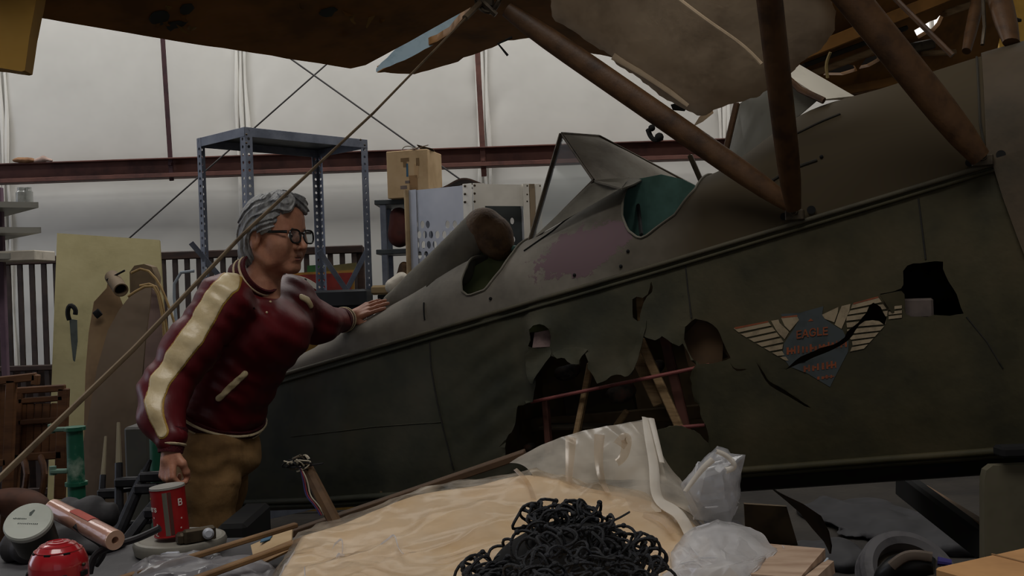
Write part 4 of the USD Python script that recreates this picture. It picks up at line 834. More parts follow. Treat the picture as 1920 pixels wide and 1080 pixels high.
# trunk, arms and legs under the clothes
b.ell(at(475, 632, 3.38), (.12, .16, .13), RT, .05).ell(at(430, 715, 3.39), (.105, .145, .15), RT, .05).ell(HC, (.11, .15, .11), RT, .05).cap(at(486, 590, 3.37), nb, .075, .058, .04)
b.cap(at(470, 605, 3.34), SR_, .05, .05).cap(at(505, 605, 3.44), SL_, .05, .05)
b.chain([SR_, EL_R, RW], [.055, .042, .028], .02).chain([SL_, EL_L, LW - FD * .01], [.055, .042, .028], .02)
KN, KF = at(392, 990, 3.30), at(402, 990, 3.47); AN, AF = np.array([KN[0] + .02, KN[1], .10]), np.array([KF[0] + .05, KF[1], .10]); HN, HFr = at(388, 842, 3.31), at(420, 838, 3.48)
b.chain([HN, KN, AN], [.075, .05, .04], .03).chain([HFr, KF, AF], [.075, .05, .04], .03)
def hand(s, W, X, N, mir, curls, thumb, spread=.06, scale=1.0):
    Y = np.cross(N, X) * mir; q = lambda x, y, z: W + (X * x + Y * y + N * z) * scale
    s.cap(q(0, 0, 0), q(.03, 0, 0), .026 * scale, k=.012)
    for y0, y1, x1 in ((.022, .032, .088), (.004, .010, .092), (-.014, -.012, .088), (-.026, -.031, .080)): s.cap(q(.012, y0 * .7, 0), q(x1, y1, .002), .0135 * scale, .0105 * scale, .014)
    for i, (y, x, L, r) in enumerate(((.033, .088, .070, .0092), (.011, .093, .079, .0094), (-.012, .089, .072, .0090), (-.031, .080, .056, .0080))):
        a, p, lat = 0.0, np.array([x, y, .002]), (1.5 - i) * spread
        for k, fr in enumerate((.45, .31, .24)):
            a += curls[i][k]; d = np.array([math.cos(a), lat * math.cos(a), -math.sin(a)]); e = p + d * L * fr
            s.cap(q(*p), q(*e), (r - k * .0009) * scale, (r - (k + 1) * .0009) * scale, .004); p = e
    t = [np.array(v) for v in thumb]
    s.chain([q(*v) for v in t], [.0145 * scale, .0115 * scale, .0105 * scale, .009 * scale], .008)
hand(b, LW, LX, LN, -1, [(.10, .05, .05), (.12, .06, .06), (.14, .06, .06), (.18, .08, .08)], [(.015, .018, -.006), (.045, .045, -.014), (.070, .058, -.018), (.092, .064, -.020)])
hand(b, RW + RX * .012, RX, RN, 1, [(.9, 1.1, .7), (1.0, 1.15, .7), (1.05, 1.2, .7), (1.1, 1.2, .7)], [(.015, .018, -.006), (.045, .040, -.022), (.070, .036, -.040), (.086, .024, -.052)], scale=.95)
part(MAN, "body", b.mesh(.0038), M_skin, "bare face, neck and hands", smooth=True)
# eyes, brows, glasses
M_eye = mat("eye_white", (205, 198, 190), (196, 188, 180), rough=.2); M_iris = mat("dark_iris", (40, 34, 30), rough=.2)
for e in (-1, 1):
    part(MAN, "eye", cat([trimesh.creation.icosphere(2, .0118)]).apply_translation(hl(.0825, e * .032, -.004)), M_eye, smooth=True)
    part(MAN, "iris", xf(lathe([(0, 0), (.0055, 0), (.0045, .0018), (0, .0024)], 16, frame(z=unit(hf + hs * -.1))), None, hl(.0938, e * .032 - .001, -.004)), M_iris)
    part(MAN, "eyebrow", tube(spline([hl(.093, e * .014, .016), hl(.091, e * .032, .021), hl(.078, e * .052, .015)], 10), [.003, .004, .0045, .0045, .0045, .004, .004, .003, .003, .002], 6), mat("grey_brow", (92, 84, 78)))
    G = MAN + "/glasses"
    if G not in used: used[G] = 1; tag(UsdGeom.Xform.Define(stage, G).GetPrim(), "black thick-rimmed glasses")
    t = np.linspace(0, 2 * np.pi, 36, endpoint=False); ce, se = np.sign(np.cos(t)) * np.abs(np.cos(t)) ** .7, np.sign(np.sin(t)) * np.abs(np.sin(t)) ** .75
    P = np.array([hl(.112 - .10 * abs(e * .034 + .0235 * a) ** 1.3 - .003 * bb, e * .034 + .0245 * a * (1 + .06 * bb), -.004 + .0215 * bb) for a, bb in zip(ce, se)])
    part(G, "rim", tube(P, .0032, 6, closed=True), M_frame)
    cc = P.mean(0); V = np.vstack([P, cc]); a = np.arange(36); part(G, "lens", shell(V, np.stack([a, (a + 1) % 36, np.full(36, 36)], 1), .0015), pane_mat("spectacle_lens", (90, 90, 92), .10))
    part(G, "temple", tube([hl(.098, e * .060, .010), hl(.085, e * .070, .010), hl(.0, e * .083, .008), hl(-.022, e * .083, -.006)], [.0048, .0045, .004, .003], 6, flat=.5), M_frame)
part(G, "bridge", tube(spline([hl(.106, -.011, .004), hl(.1105, 0, .008), hl(.106, .011, .004)], 8), .0032, 6), M_frame)
M_lip = mat("lip", (150, 92, 80), (136, 80, 70), rough=.5); LP_ = lambda a, u, o: march(b, *proj(hl(.10, a, u)), 3.0, 3.7) if False else hl(o, a, u)
for u_, r_ in ((-.0665, .0042), (-.0795, .0048)):
    P = np.array([hl(.0935 - 11 * a * a, a, u_ + (1.2 if u_ > -.07 else -.8) * -a * a * 2) for a in np.linspace(-.022, .022, 12)]); part(MAN, "lip", tube(P, r_ * np.sin(np.linspace(.25, np.pi - .25, 12)) ** .6, 8), M_lip, smooth=True)
part(MAN, "mouth_line", tube(np.array([hl(.0965 - 11 * a * a, a, -.0730) for a in np.linspace(-.024, .024, 12)]), .0016, 6), mat("mouth_dark", (70, 36, 32)))
# hair: swept back, over the ears to the nape
s = SDF().ell(hl(-.022, 0, .046), (.108, .088, .094), RH, .01).ell(hl(-.075, 0, -.02), (.046, .076, .085), RH, .05).ell(hl(-.082, 0, -.075), (.032, .055, .05), RH, .04)
s.chain([hl(.02, -.02, .116), hl(.066, -.034, .108), hl(.088, -.046, .084)], [.03, .024, .013], .03).chain([hl(.02, .03, .116), hl(.066, .035, .104), hl(.082, .045, .08)], [.03, .022, .012], .03)
for e in (-1, 1): s.chain([hl(.03, e * .07, .06), hl(.012, e * .079, .03), hl(-.035, e * .083, -.01)], [.02, .017, .016], .03).cap(hl(.018, e * .076, .03), hl(.014, e * .076, .004), .013, .008, .015)
s.ell(hl(-.058, 0, -.062), (.040, .068, .055), RH, .04); s.ell(hl(.097, 0, -.012), (.062, .12, .086), RH, .012, "s"); s.ell(hl(.03, 0, -.075), (.05, .12, .095), RH, .012, "s")
for e in (-1, 1): s.ell(hl(-.010, e * .09, -.028), (.026, .03, .036), RH, .006, "s")
def hdisp(p):
    q = (p - HO) @ RH; th = np.arctan2(q[:, 1], q[:, 2] + .02); w = fbm3(q, 18, 2)
    re = np.hypot(q[:, 0] - .03, q[:, 2] + .03) + .7 * np.abs(q[:, 1])
    return .0026 * np.sin(re * 330 + 9 * w) + .0012 * np.sin(re * 560 + 9 * w) + .010 * fbm3(q, 12, 5)
s.disp = hdisp
part(MAN, "hair", s.mesh(.003), M_hair, "wavy grey swept-back hair", smooth=True)
# collar: a ribbed knit band around the neck
CX = frame(z=nz); nz = CNZ; cc = CC0
COL = part(JKT, "collar", tubeband(cc, nz, .084, .073, -.036, .030, 40, (1.0, 1.0), th=.007), M_knit)
for z0 in (-.014, .009): part(JKT, "collar_stripe", tubeband(cc, nz, .0782 - z0 * .167 + .0022, .0769 - z0 * .167 + .0022, z0, z0 + .008, 40, (1.0, .98), th=.003), M_knitc)
for x, y in ((507, 566), (500, 586)):
    part(JKT, "snap", trimesh.creation.icosphere(1, .0045).apply_translation(march(JK, x, y, 2.8, 3.9)), M_knitc)
# trousers, shoes
s = SDF().ell(HC - tu * .01, (.106, .150, .08), RT, .05).ell(HC - np.array([0, 0, .06]), (.125, .165, .09), RT, .05)
s.chain([HN, at(390, 915, 3.30), KN, AN + [0, 0, -.02]], [.098, .088, .076, .066], .04).chain([HFr, at(413, 915, 3.48), KF, AF + [0, 0, -.02]], [.095, .084, .072, .066], .03)
s.disp = lambda p: .006 * fbm3(p * [1, 1, 1.6], 8, 7) + .0028 * np.sin(p[:, 2] * 85 + 14 * fbm3(p, 4, 3)) * (fbm3(p, 3, 1) > -.08)
part(MAN, "trousers", s.mesh(.007), M_khaki, "khaki cotton trousers", smooth=True)
for A_, f_ in ((AN, .06), (AF, .06)):
    s = SDF().ell(A_ + fv * .07 - [0, 0, .045], (.13, .045, .045), np.stack([fv, sv, UPZ], 1), .02).cap(A_ + [0, 0, .02], A_ - [0, 0, .04], .05, .045, .03); s.add(lambda p: -p[:, 2] + .002, A_, 9, .004, "i")
    part(MAN, "shoe", s.mesh(.01), mat("brown_shoe", (62, 44, 32)), smooth=True)
# ------------------------------------------------------------------ things along the back wall
def atz(px, py, z):
    r = ray(px, py); return r * ((z - EYE) / r[2]) + np.array([0, 0, EYE])
M_blue = mat("blue_grey_steel", (104, 110, 124), (88, 94, 108), (116, 122, 134), scale=9, rough=.5, metal=.15)
M_shelfdk = mat("dark_shelf_steel", (58, 64, 68), (44, 50, 52), scale=9, rough=.5)
M_alu = mat("dull_aluminium", (186, 189, 198), (172, 176, 186), (196, 198, 206), scale=3, rough=.45, metal=.25)
M_white = mat("white_painted_metal", (238, 234, 224), (226, 222, 212), scale=4, rough=.5)
M_card = mat("brown_cardboard", (188, 160, 122), (174, 146, 108), (196, 168, 132), scale=5, rough=.85)
M_dkwood = mat("dark_stained_wood", (50, 32, 24), (36, 23, 18), (60, 40, 30), scale=7, stretch=(1, 1, 4), rough=.6)
M_slat = mat("slat_wood", (54, 42, 38), (40, 31, 28), (64, 50, 44), scale=7, rough=.65)
M_ply = mat("greenish_plywood", (142, 132, 94), (124, 116, 80), (152, 142, 104), scale=3, rough=.85, bump=.08)
M_tan = mat("tan_fairing", (130, 104, 74), (112, 88, 62), (142, 116, 84), scale=4, rough=.8)
M_mauve = mat("mauve_primer", (126, 104, 96), (110, 90, 84), scale=5, rough=.8)
M_paper = mat("off_white", (200, 192, 178), (186, 178, 164), scale=8)
def holed(w, h, r, step, off=.02, xo=None):
    p = sbox(-w / 2, 0, w / 2, h); hs = [Point(xo or 0, z).buffer(r, 3) for z in np.arange(off, h - .01, step)]; return p.difference(unary_union(hs))
# --- tall slotted shelving
zt = at(458, 238, 5.4)[2]; nC, lC, rC = at(458, 238, 5.4), atz(352, 258, zt), atz(688, 262, zt); ex, ey = unit(rC - nC), unit(lC - nC); ey = unit(ey - ex * ex.dot(ey)); Wd, Dp = np.linalg.norm(rC - nC), np.linalg.norm(lC - nC)
SH = thing("shelving_unit", "tall empty blue-grey slotted-angle shelving unit standing behind the person", "shelving unit", nC * [1, 1, 0])
crn = [(0, 0, 1, 1), (Wd, 0, -1, 1), (0, Dp, 1, -1), (Wd, Dp, -1, -1)]
for x, y, sx, sy in crn:
    b0 = nC + ex * x + ey * y - UPZ * nC[2]
    pl = holed(.045, zt, .0085, .042)
    a_ = plate(pl, .003, np.stack([ex * sx, UPZ, np.cross(ex * sx, UPZ)], 1), b0 + ex * sx * .0225); b_ = plate(pl, .003, np.stack([ey * sy, UPZ, np.cross(ey * sy, UPZ)], 1), b0 + ey * sy * .0225)
    part(SH, "post", cat([a_, b_]), M_blue)
def tray(z, m, name="shelf"):
    c = nC + ex * Wd / 2 + ey * Dp / 2; c = np.array([c[0], c[1], z]); R = np.stack([ex, ey, UPZ], 1)
    part(SH, name, rbox((Wd - .004, Dp - .004, .004), .001, R, c), m); part(SH, 'shelf_flange', cat([rbox((Wd + .004, .004, .05), .001, R, c - ey * Dp / 2 - [0, 0, .022]), rbox((Wd + .004, .004, .05), .001, R, c + ey * Dp / 2 - [0, 0, .022]), rbox((.004, Dp, .05), .001, R, c - ex * Wd / 2 - [0, 0, .022]), rbox((.004, Dp, .05), .001, R, c + ex * Wd / 2 - [0, 0, .022])]), M_blue)  # flange in the lighter steel, its lit look put into the colour
tray(zt - .003, M_shelfdk); zs = atz(640, 575, 0)[2]
zs = at(620, 578, 5.9)[2]; tray(zs, M_shelfdk); tray(.25, M_shelfdk); tray(.8, M_shelfdk)
for p, q in (((358, 455), (420, 528)), ((598, 470), (655, 552)), ((688, 470), (652, 540)), ((480, 470), (470, 500))):
    yy = np.interp(p[0], (352, 458, 688), (5.66, 5.42, 5.98)); part(SH, "brace", beam(at(*p, yy + .02), at(*q, yy + .12), .03, .004, (0, 1, 0), .001), M_blue)
part(SH, "bolt", cat([trimesh.creation.icosphere(1, .006).apply_translation(at(px, py, 5.37 + (px - 458) * .0026)) for px, py in ((462, 252), (462, 268), (676, 262), (684, 272))]), M_metal, kind="stuff")
# things on and by it
R0 = np.stack([ex, ey, UPZ], 1)
bx = at(628, 556, 5.85); single("case", rbox((.40, .26, .10), .012, np.eye(3), (bx[0], bx[1], zs + .055)), mat("black_case", (30, 34, 40), (22, 26, 30), rough=.5), "long black case lying on a shelf of the slotted unit", "case")
sg = thing("painted_panel", "red painted panel with yellow edge and white arc leaning behind the shelving unit", "panel", at(610, 545, 6.5) * [1, 1, 0])
def pn(name, pts, Y, m, th=.012): return part(sg, name, pxpoly(pts, Y, th), m)
pn("board", [(548, 512), (664, 506), (666, 955), (546, 960)], 6.50, mat("yellow_edge", (150, 112, 44)), .02); pn("red_field", [(552, 516), (660, 511), (658, 556), (554, 558)], 6.49, mat("red_field", (128, 36, 26), (104, 28, 22)), .008)
t = np.linspace(0, 1, 12); arc = [(552 + 55 * a, 516 + 4 * a + 24 * a * a) for a in t]; pn("arc", arc + [(x, y + 17 - 9 * a) for (x, y), a in list(zip(arc, t))[::-1]], 6.48, M_paper, .006); pn("dot", [(572 + 3 * math.cos(a), 525 + 3 * math.sin(a)) for a in np.linspace(0, 6.28, 10)[:-1]], 6.47, M_black, .004)
pn("green_strip", [(576, 498), (606, 496), (606, 510), (576, 512)], 6.51, mat("leaf_green", (44, 92, 44), (36, 78, 38)))
pn("upper_board", [(604, 500), (668, 492), (668, 508), (604, 512)], 6.52, mat("olive_board", (92, 84, 48), (78, 70, 40)))
# --- slatted rail along the wall
RL = thing("slatted_rail", "long dark wooden rail of upright slats standing against the wall", "railing", at(330, 700, 6.95) * [1, 1, 0])
ry = 6.95; xa, xb = at(-90, 480, ry)[0], at(680, 465, ry)[0]; zT = at(330, 479, ry)[2]; zM = at(60, 690, ry)[2]; zB = .12
def rail(z, h): part(RL, "rail", rbox((xb - xa, .03, h), .006, None, ((xa + xb) / 2, ry, z)), M_dkwood)
rail(zT, .055); rail(zM, .04); rail(zB, .05)
for x in np.arange(xa + .05, xb - .06, .082): part(RL, "slat", rbox((.036, .02, zT - zB), .004, None, (x, ry + .005, (zT + zB) / 2)), M_slat)
for x in (xa + .02, xb - .03, (xa + xb) / 2): part(RL, "post", rbox((.07, .035, zT + .02), .012, None, (x, ry + .03, (zT + .02) / 2)), M_dkwood)
single('dark_board', rbox((1.9, .03, .95), .006, None, (at(60, 800, 7.2)[0] - .1, 7.16, .475)), M_dkwood, 'dark brown board standing behind the slatted rail, low at the left', 'board')
# --- wind-bracing rods before the wall
for (p, q), lb in ((((525, 96), (868, 340)), "thin steel bracing rod sloping down to the right before the wall"), (((690, 52), (243, 446)), "thin steel bracing rod sloping down to the left behind the shelving")):
    yy_ = 7.2 if p[0] < 600 else 7.26; P, Q = at(*p, yy_), at(*q, yy_); d = unit(P - Q); single("brace_rod", tube([Q - d * .3, P + d * 1.6], .006, 8), mat("rod_steel", (70, 68, 68), (56, 54, 54), rough=.5, metal=.4), lb, "rod")
# --- things lying on the girt
c = at(44, 324, WY - .18); c[2] = gz + .071
s = SDF().ell(c + [0, 0, .018], (.075, .04, .02)).ell(c + [.05, 0, .012], (.04, .03, .014)); s.disp = lambda p: .008 * fbm3(p, 30); single("work_glove", s.mesh(.006), mat("tan_leather_glove", (142, 104, 72), (120, 86, 60)), "tan work glove lying on the girt at the far left", "glove", smooth=True)
c = at(82, 323, WY - .18); c[2] = gz + .071
s = SDF().chain([c + [-.06, 0, .01], c + [0, 0, .022], c + [.06, 0, .008]], [.014, .018, .01]); s.disp = lambda p: .006 * fbm3(p, 40); single("rag", s.mesh(.006), mat("pale_rag", (176, 150, 138)), "small pale rag on the girt beside the glove", "rag", smooth=True)
# --- second shelf with the carton
S2 = thing("shelf_rack", "narrow dark blue-grey steel rack carrying the cardboard carton", "shelf", at(735, 520, 5.95) * [1, 1, 0])
ks = [at(718, 376, 5.9), at(800, 372, 5.9), at(728, 378, 6.25), at(806, 372, 6.25)]; z2 = ks[0][2]
for k in ks: part(S2, "post", rbox((.035, .03, z2), .003, None, (k[0], k[1], z2 / 2)), M_blue)
mx = np.mean(ks, 0)
for pyz in (376, 468, 552, 640): part(S2, "shelf", rbox((.34, .40, .028), .003, None, (mx[0] + .0, mx[1], at(735, pyz, 5.95)[2] - .014)), M_shelfdk)
CB = thing("cardboard_carton", "brown cardboard carton with a printed lamp picture on top of the steel rack", "box", (mx[0], mx[1], z2))
ba = math.radians(-14); Rb = np.array([[math.cos(ba), -math.sin(ba), 0], [math.sin(ba), math.cos(ba), 0], [0, 0, 1]])
fl = atz(727, 372, z2 + .002); fl = at(727, 371, 5.82); bw = np.linalg.norm(at(808, 283, 5.82) - at(727, 285, 5.82)); bh = at(727, 285, 5.82)[2] - z2
cc = np.array([fl[0], fl[1], z2 + .002]) + Rb @ np.array([bw / 2, .13, bh / 2]); part(CB, "carton_body", rbox((bw, .26, bh), .003, Rb, cc), M_card)
def bp(u, v, sx, sy, m, face=0, name="print"):
    if face == 0: o = cc + Rb @ np.array([(u - .5) * bw, -.1305, (v - .5) * bh]); part(CB, name, rbox((sx, .0012, sy), .0002, Rb, o), m)
    else: o = cc + Rb @ np.array([-bw / 2 - .0005, (u - .5) * .26, (v - .5) * bh]); part(CB, name, rbox((.0012, sx, sy), .0002, Rb, o), m)
M_pb = mat("print_blue", (58, 96, 122), (44, 80, 108)); M_pbr = mat("print_brown", (124, 98, 66), (108, 84, 54)); M_pg = mat("print_grey", (118, 104, 98))
bp(.45, .80, .05, .022, M_pbr); bp(.45, .70, .022, .03, M_pbr); bp(.50, .58, .012, .075, M_pb); bp(.50, .33, .03, .016, M_pg); bp(.40, .22, .04, .02, M_pg); bp(.76, .74, .02, .045, M_pbr); bp(.72, .55, .024, .08, mat("print_cream", (182, 150, 110))); bp(.64, .26, .05, .11, mat("print_shade", (150, 116, 78)))
bp(.55, .60, .12, .15, M_pb, 1); bp(.55, .4, .1, .06, mat("print_slate", (74, 80, 96)), 1)
part(CB, "flap", cat([beam(cc + Rb @ np.array([-.03, -.08, bh / 2 + .002]), cc + Rb @ np.array([.03, .0, bh / 2 + .032]), .2, .004, UPZ, .001), beam(cc + Rb @ np.array([.03, .0, bh / 2 + .032]), cc + Rb @ np.array([.12, .02, bh / 2 + .004]), .2, .004, UPZ, .001)]), mat("dark_flap", (78, 58, 36)))
part(CB, "twine_loop", tube(spline([cc + Rb @ np.array([-.06, -.05, bh / 2]), cc + Rb @ np.array([-.05, -.04, bh / 2 + .03]), cc + Rb @ np.array([-.01, -.02, bh / 2 + .035]), cc + Rb @ np.array([.01, -.01, bh / 2 + .02])], 12), .003, 5), mat("grey_wire", (120, 116, 106)))
# oddments on the rack
zr = at(735, 552, 5.95)[2]; zr2 = at(735, 468, 5.95)[2]
c = np.array([at(722, 530, 5.8)[0], 5.82, zr]); single("wooden_block", rbox((.15, .1, .055), .012, Rb, c + [0, 0, .028]), mat("pale_block", (150, 128, 92), (136, 114, 78)), "pale wooden block on the rack's lower shelf", "block")
c = np.array([at(748, 520, 5.78)[0], 5.9, zr]); s = SDF().cap(c + [0, 0, .05], c + [0.02, 0, .16], .05, .03); s.disp = lambda p: .008 * fbm3(p, 20); single("leather_bag", s.mesh(.008), M_leather, "small brown leather bag standing beside the pale block", "bag", smooth=True)
c = np.array([at(737, 545, 5.62)[0], 5.70, zr]); s = SDF().cap(c + [-.01, 0, .045], c + [.04, 0, .085], .045, .04); s.disp = lambda p: .008 * fbm3(p, 22); single('white_bundle', s.mesh(.007), M_paper, 'small white bundle on the rack just above the outstretched hand', 'bundle', smooth=True)
for k, (px, lb) in enumerate(((748, "dark red bundle on the rack's middle shelf"),)):
    c = np.array([at(px, 440, 5.95)[0], 5.98, zr2 + .022]); s = SDF().cap(c + [0, 0, .06], c + [.0, 0, .17], .07, .055).ell(c + [.03, 0, .1], (.07, .06, .08)); s.disp = lambda p: .012 * fbm3(p, 16); single("bundle", s.mesh(.009), mat("dark_red_cloth", (84, 40, 34), (60, 28, 26)), lb, "bundle", smooth=True)
# --- perforated aluminium frame
zc = at(885, 345, 5.3)[2]; cN, cL, cR = at(885, 345, 5.3), atz(764, 357, zc), atz(1012, 347, zc)
AL = thing("perforated_frame", "open aluminium frame with a perforated side sheet and riveted white corner posts", "metal frame", cN * [1, 1, 0])
eL, eR = unit((cL - cN) * [1, 1, 0]), unit((cR - cN) * [1, 1, 0]); nL, nR = unit(np.cross(UPZ, eL)), unit(np.cross(eR, UPZ))
nL = nL if nL[1] < 0 else -nL; nR = nR if nR[1] < 0 else -nR; wL, wR = np.linalg.norm(cL - cN), np.linalg.norm(cR - cN)
def onpl(px, py, e):
    n = np.cross(UPZ, e); r = ray(px, py); t = (cN - [0, 0, EYE]).dot(n) / r.dot(n); p = r * t + [0, 0, EYE]; return (p - cN).dot(e), p[2]
hs = []
for y, xs_ in ((421, (770, 780, 792, 802, 839, 853, 866)), (440, (786, 797, 808, 820, 833, 846, 858)), (459, (772, 782, 794, 804, 815, 829, 842)), (478, (787, 799, 811, 823)), (497, (780, 792, 804)), (516, (772, 786))):
    for x in xs_: u, z = onpl(x, y + (885 - x) * -.0, eL); hs.append(affinity.scale(Point(u, z).buffer(1, 8), .0135, .0205))
part(AL, "perforated_sheet", plate(sbox(.03, .02, wL, zc - .003).difference(unary_union(hs)), .003, np.stack([eL, UPZ, np.cross(eL, UPZ)], 1), cN * [1, 1, 0]), M_alu)
for e, w in ((eL, .055), (eR, .065)): part(AL, "corner_post", plate(sbox(0, 0, w, zc + .004), .004, np.stack([e, UPZ, np.cross(e, UPZ)], 1), cN * [1, 1, 0] + (nL if e is eL else nR) * .008), M_white)
part(AL, "top_panel", plate(sbox(.065, zc - .115, wR, zc), .004, np.stack([eR, UPZ, np.cross(eR, UPZ)], 1), cN * [1, 1, 0] + nR * .002), M_white)
for u0, u1, m in ((onpl(978, 350, eR)[0], onpl(989, 350, eR)[0], M_white), (onpl(990, 350, eR)[0], onpl(1000, 350, eR)[0], mat("tan_edge", (150, 132, 108))), (onpl(1001, 350, eR)[0], wR, M_white)):
    part(AL, "post", plate(sbox(u0, 0, u1, zc + .004), .006, np.stack([eR, UPZ, np.cross(eR, UPZ)], 1), cN * [1, 1, 0] + nR * .010), m)
hs = [affinity.scale(Point(*onpl(x, y, eR)).buffer(1, 6), .012, .018) for y, xs_ in ((412, (944, 974)), (428, (955, 968)), (447, (962, 976)), (465, (950, 964, 978))) for x in xs_]
part(AL, "inner_sheet", plate(sbox(.05, .02, wR - .03, zc - .05).difference(unary_union(hs)), .003, np.stack([eR, UPZ, np.cross(eR, UPZ)], 1), cN * [1, 1, 0] - nR * .09), mat("dark_alu", (62, 68, 70), (52, 58, 60), rough=.5))
part(AL, "back_sheet", plate(sbox(0, 0, wL * .98, zc - .02).difference(unary_union([sbox(.1, 1.25, wL - .12, zc - .12)])), .004, np.stack([eL, UPZ, np.cross(eL, UPZ)], 1), cN * [1, 1, 0] + eR * (wR - .02)), M_alu)
part(AL, "edge_tube", tube([cL * [1, 1, 0] + nL * .01, cL + nL * .01], .014, 10), mat("tan_tube", (172, 148, 112), (150, 128, 96)))
part(AL, "edge_angle", plate(sbox(wL - .06, 0, wL - .01, zc), .004, np.stack([eL, UPZ, np.cross(eL, UPZ)], 1), cN * [1, 1, 0] + nL * .006), M_alu)
for x, y, e, nn in ((874, 349, eL, nL), (874, 364, eL, nL), (874, 379, eL, nL), (888, 348, eR, nR), (888, 363, eR, nR), (888, 378, eR, nR), (986, 349, eR, nR), (986, 365, eR, nR), (986, 378, eR, nR), (1010, 349, eR, nR), (764, 362, eL, nL), (764, 376, eL, nL), (764, 390, eL, nL)):
    u, z = onpl(x, y, e); part(AL, "rivet", trimesh.creation.icosphere(1, .0065).apply_translation(cN * [1, 1, 0] + e * u + nn * .012 + [0, 0, z]), M_metal)
c = cN + eL * .05 + np.array([.0, .26, .006]); V, F = loft([[c + np.array([x, y, .045 * math.cos(x * 9.5) ** 2 * (1 if abs(x) < .165 else 0) + .004 * math.sin(y * 40 + x * 30)]) for y in np.linspace(-.1, .12, 6)] for x in np.linspace(-.165, .165, 24)])
single("hide_scrap", shell(V, F, .008), mat("brown_hide", (78, 56, 44), (56, 40, 34)), "curved brown scrap of hide lying on the aluminium frame", "hide", smooth=60)
# --- left edge: stacked trays
TR = thing("tray_rack", "rack of shallow metal trays cut off by the left picture edge", "rack", at(10, 470, 5.0) * [1, 1, 0])
for px, py, pn_, pf in ((72, 379, 369, 399), (77, 426, 417, 441), (80, 474, 470, 486)):
    K = at(px, py, 5.0); A_ = atz(0, pn_, K[2]) if abs(ray(0, pn_)[2]) > .02 else None
    A_ = K + np.array([-.62, -.42, 0]); B__ = K + np.array([-.55, .62, 0]); D_ = A_ + B__ - K
    V = np.array([K, A_, D_, B__]); part(TR, "tray", shell(np.vstack([V]), np.array([[0, 2, 1], [0, 3, 2]]), .028, np.tile(UPZ, (4, 1))), mat("grey_tray", (142, 140, 132), (120, 118, 112), scale=5, rough=.45))
K = at(60, 480, 5.0)
for dx, dy in ((-.42, .1), (-.22, .14), (-.48, -.3), (-.9, .2)): part(TR, "post", rbox((.03, .03, 2.0), .003, None, (K[0] + dx, K[1] + dy, 1.0)), mat("plum_post", (104, 82, 96), (86, 66, 80)))
bz = at(46, 487, 4.98); part(TR, "drawer", rbox((.20, .22, .05), .004, None, (bz[0] - .02, bz[1] + .05, at(46, 480, 4.98)[2])), M_paper)
for px, w_ in ((14, .03), (27, .02)): 
    k = at(px, 371, 4.95); single("glass_jar", lathe([(0, 0), (w_, 0), (w_, .06), (w_ * .7, .07), (w_ * .7, .085), (0, .085)], 14, None, (k[0], 5.1, at(72, 379, 5.0)[2] + .001)), mat("jar_glass", (170, 172, 168), rough=.1), f"small pale jar on the top tray, {'wider' if w_ > .025 else 'narrower'} one", "jar", "jars on the top tray")
# --- plywood sheet and the fairings leaning on it
PW = single("plywood_sheet", quadmesh([at(107, 437, 6.2), at(299, 450, 6.2), at(334, 1012, 5.55), at(86, 1005, 5.55)], 8, .02), M_ply, "large greenish tan plywood sheet leaning against the slatted rail", "board")
bd = lambda px, py: np.interp(py, (437, 1008), (6.2, 5.55))
HT = thing("hand_saw", "hand tool with black grip and thin grey blade hanging on the plywood", "tool", at(136, 620, 5.9))
part(HT, "grip", tube(spline([at(130, 600, 5.88), at(127, 585, 5.88), at(132, 573, 5.88), at(141, 580, 5.88), at(141, 590, 5.88)], 14), .014, 8), M_black); part(HT, "blade", pxpoly([(130, 598), (144, 600), (145, 640), (140, 678), (137, 676), (133, 640)], 5.9, .006), mat("grey_blade", (92, 98, 92), (76, 82, 76)))
def sheet(name, pts, Y, m, lb, th=.02, curve=.05, cell=22, cat_="panel"):
    x0, x1 = min(p[0] for p in pts), max(p[0] for p in pts); cx = (x0 + x1) / 2; hw = (x1 - x0) / 2
    fz = min(at(x, y, Y)[2] for x, y in pts)
    return single(name, pxpoly(pts, Y, th, cell, None, lambda a, b: Y + curve * ((a - cx) / hw) ** 2 + (540 - b) * .0006), m, lb, cat_, smooth=50)
sheet("wing_fairing", [(160, 700), (166, 625), (176, 566), (200, 540), (204, 512), (212, 520), (226, 560), (238, 590), (220, 700), (190, 1096), (150, 1096)], 5.2, M_tan, "tan curved fairing with a dark slot, furthest left of the leaning panels", .012)
single("slot_shade", tube([at(178, 592, 5.12), at(188, 584, 5.12)], .02, 8, flat=.4), M_black, "black lump painting in the dark of a slot in the left leaning fairing", "pad")  # solid black lump stands in for the dark of a hole
CT = thing("cardboard_tube", "short tan cardboard tube with a dark open end held by a thin rod", "tube", at(222, 535, 5.1))
d0, d1 = at(210, 519, 5.06), at(227, 544, 4.93); Rz = frame(z=unit(d1 - d0)); L_ = np.linalg.norm(d1 - d0); part(CT, "wall", lathe([(.030, 0), (.035, 0), (.035, L_), (.029, L_), (.029, .02), (.030, 0)], 24, Rz, d0), mat('dull_card', (112, 94, 72), (98, 82, 62))); part(CT, "dark_end", lathe([(0, L_ * .8), (.028, L_ * .8), (.028, L_ * .82), (0, L_ * .82)], 20, Rz, d0), M_black)
part(CT, "rod", tube([at(200, 525, 5.0), at(234, 507, 5.0)], .005, 6), M_black)
single("plywood_block", cat([pxpoly([(243, 510), (252, 498), (270, 495), (284, 500), (292, 520), (290, 540), (288, 1080), (252, 1080)], 5.1, .08)]), mat('dull_card', (132, 108, 80)), "tan block with rounded top above the leaning fairings", "block")
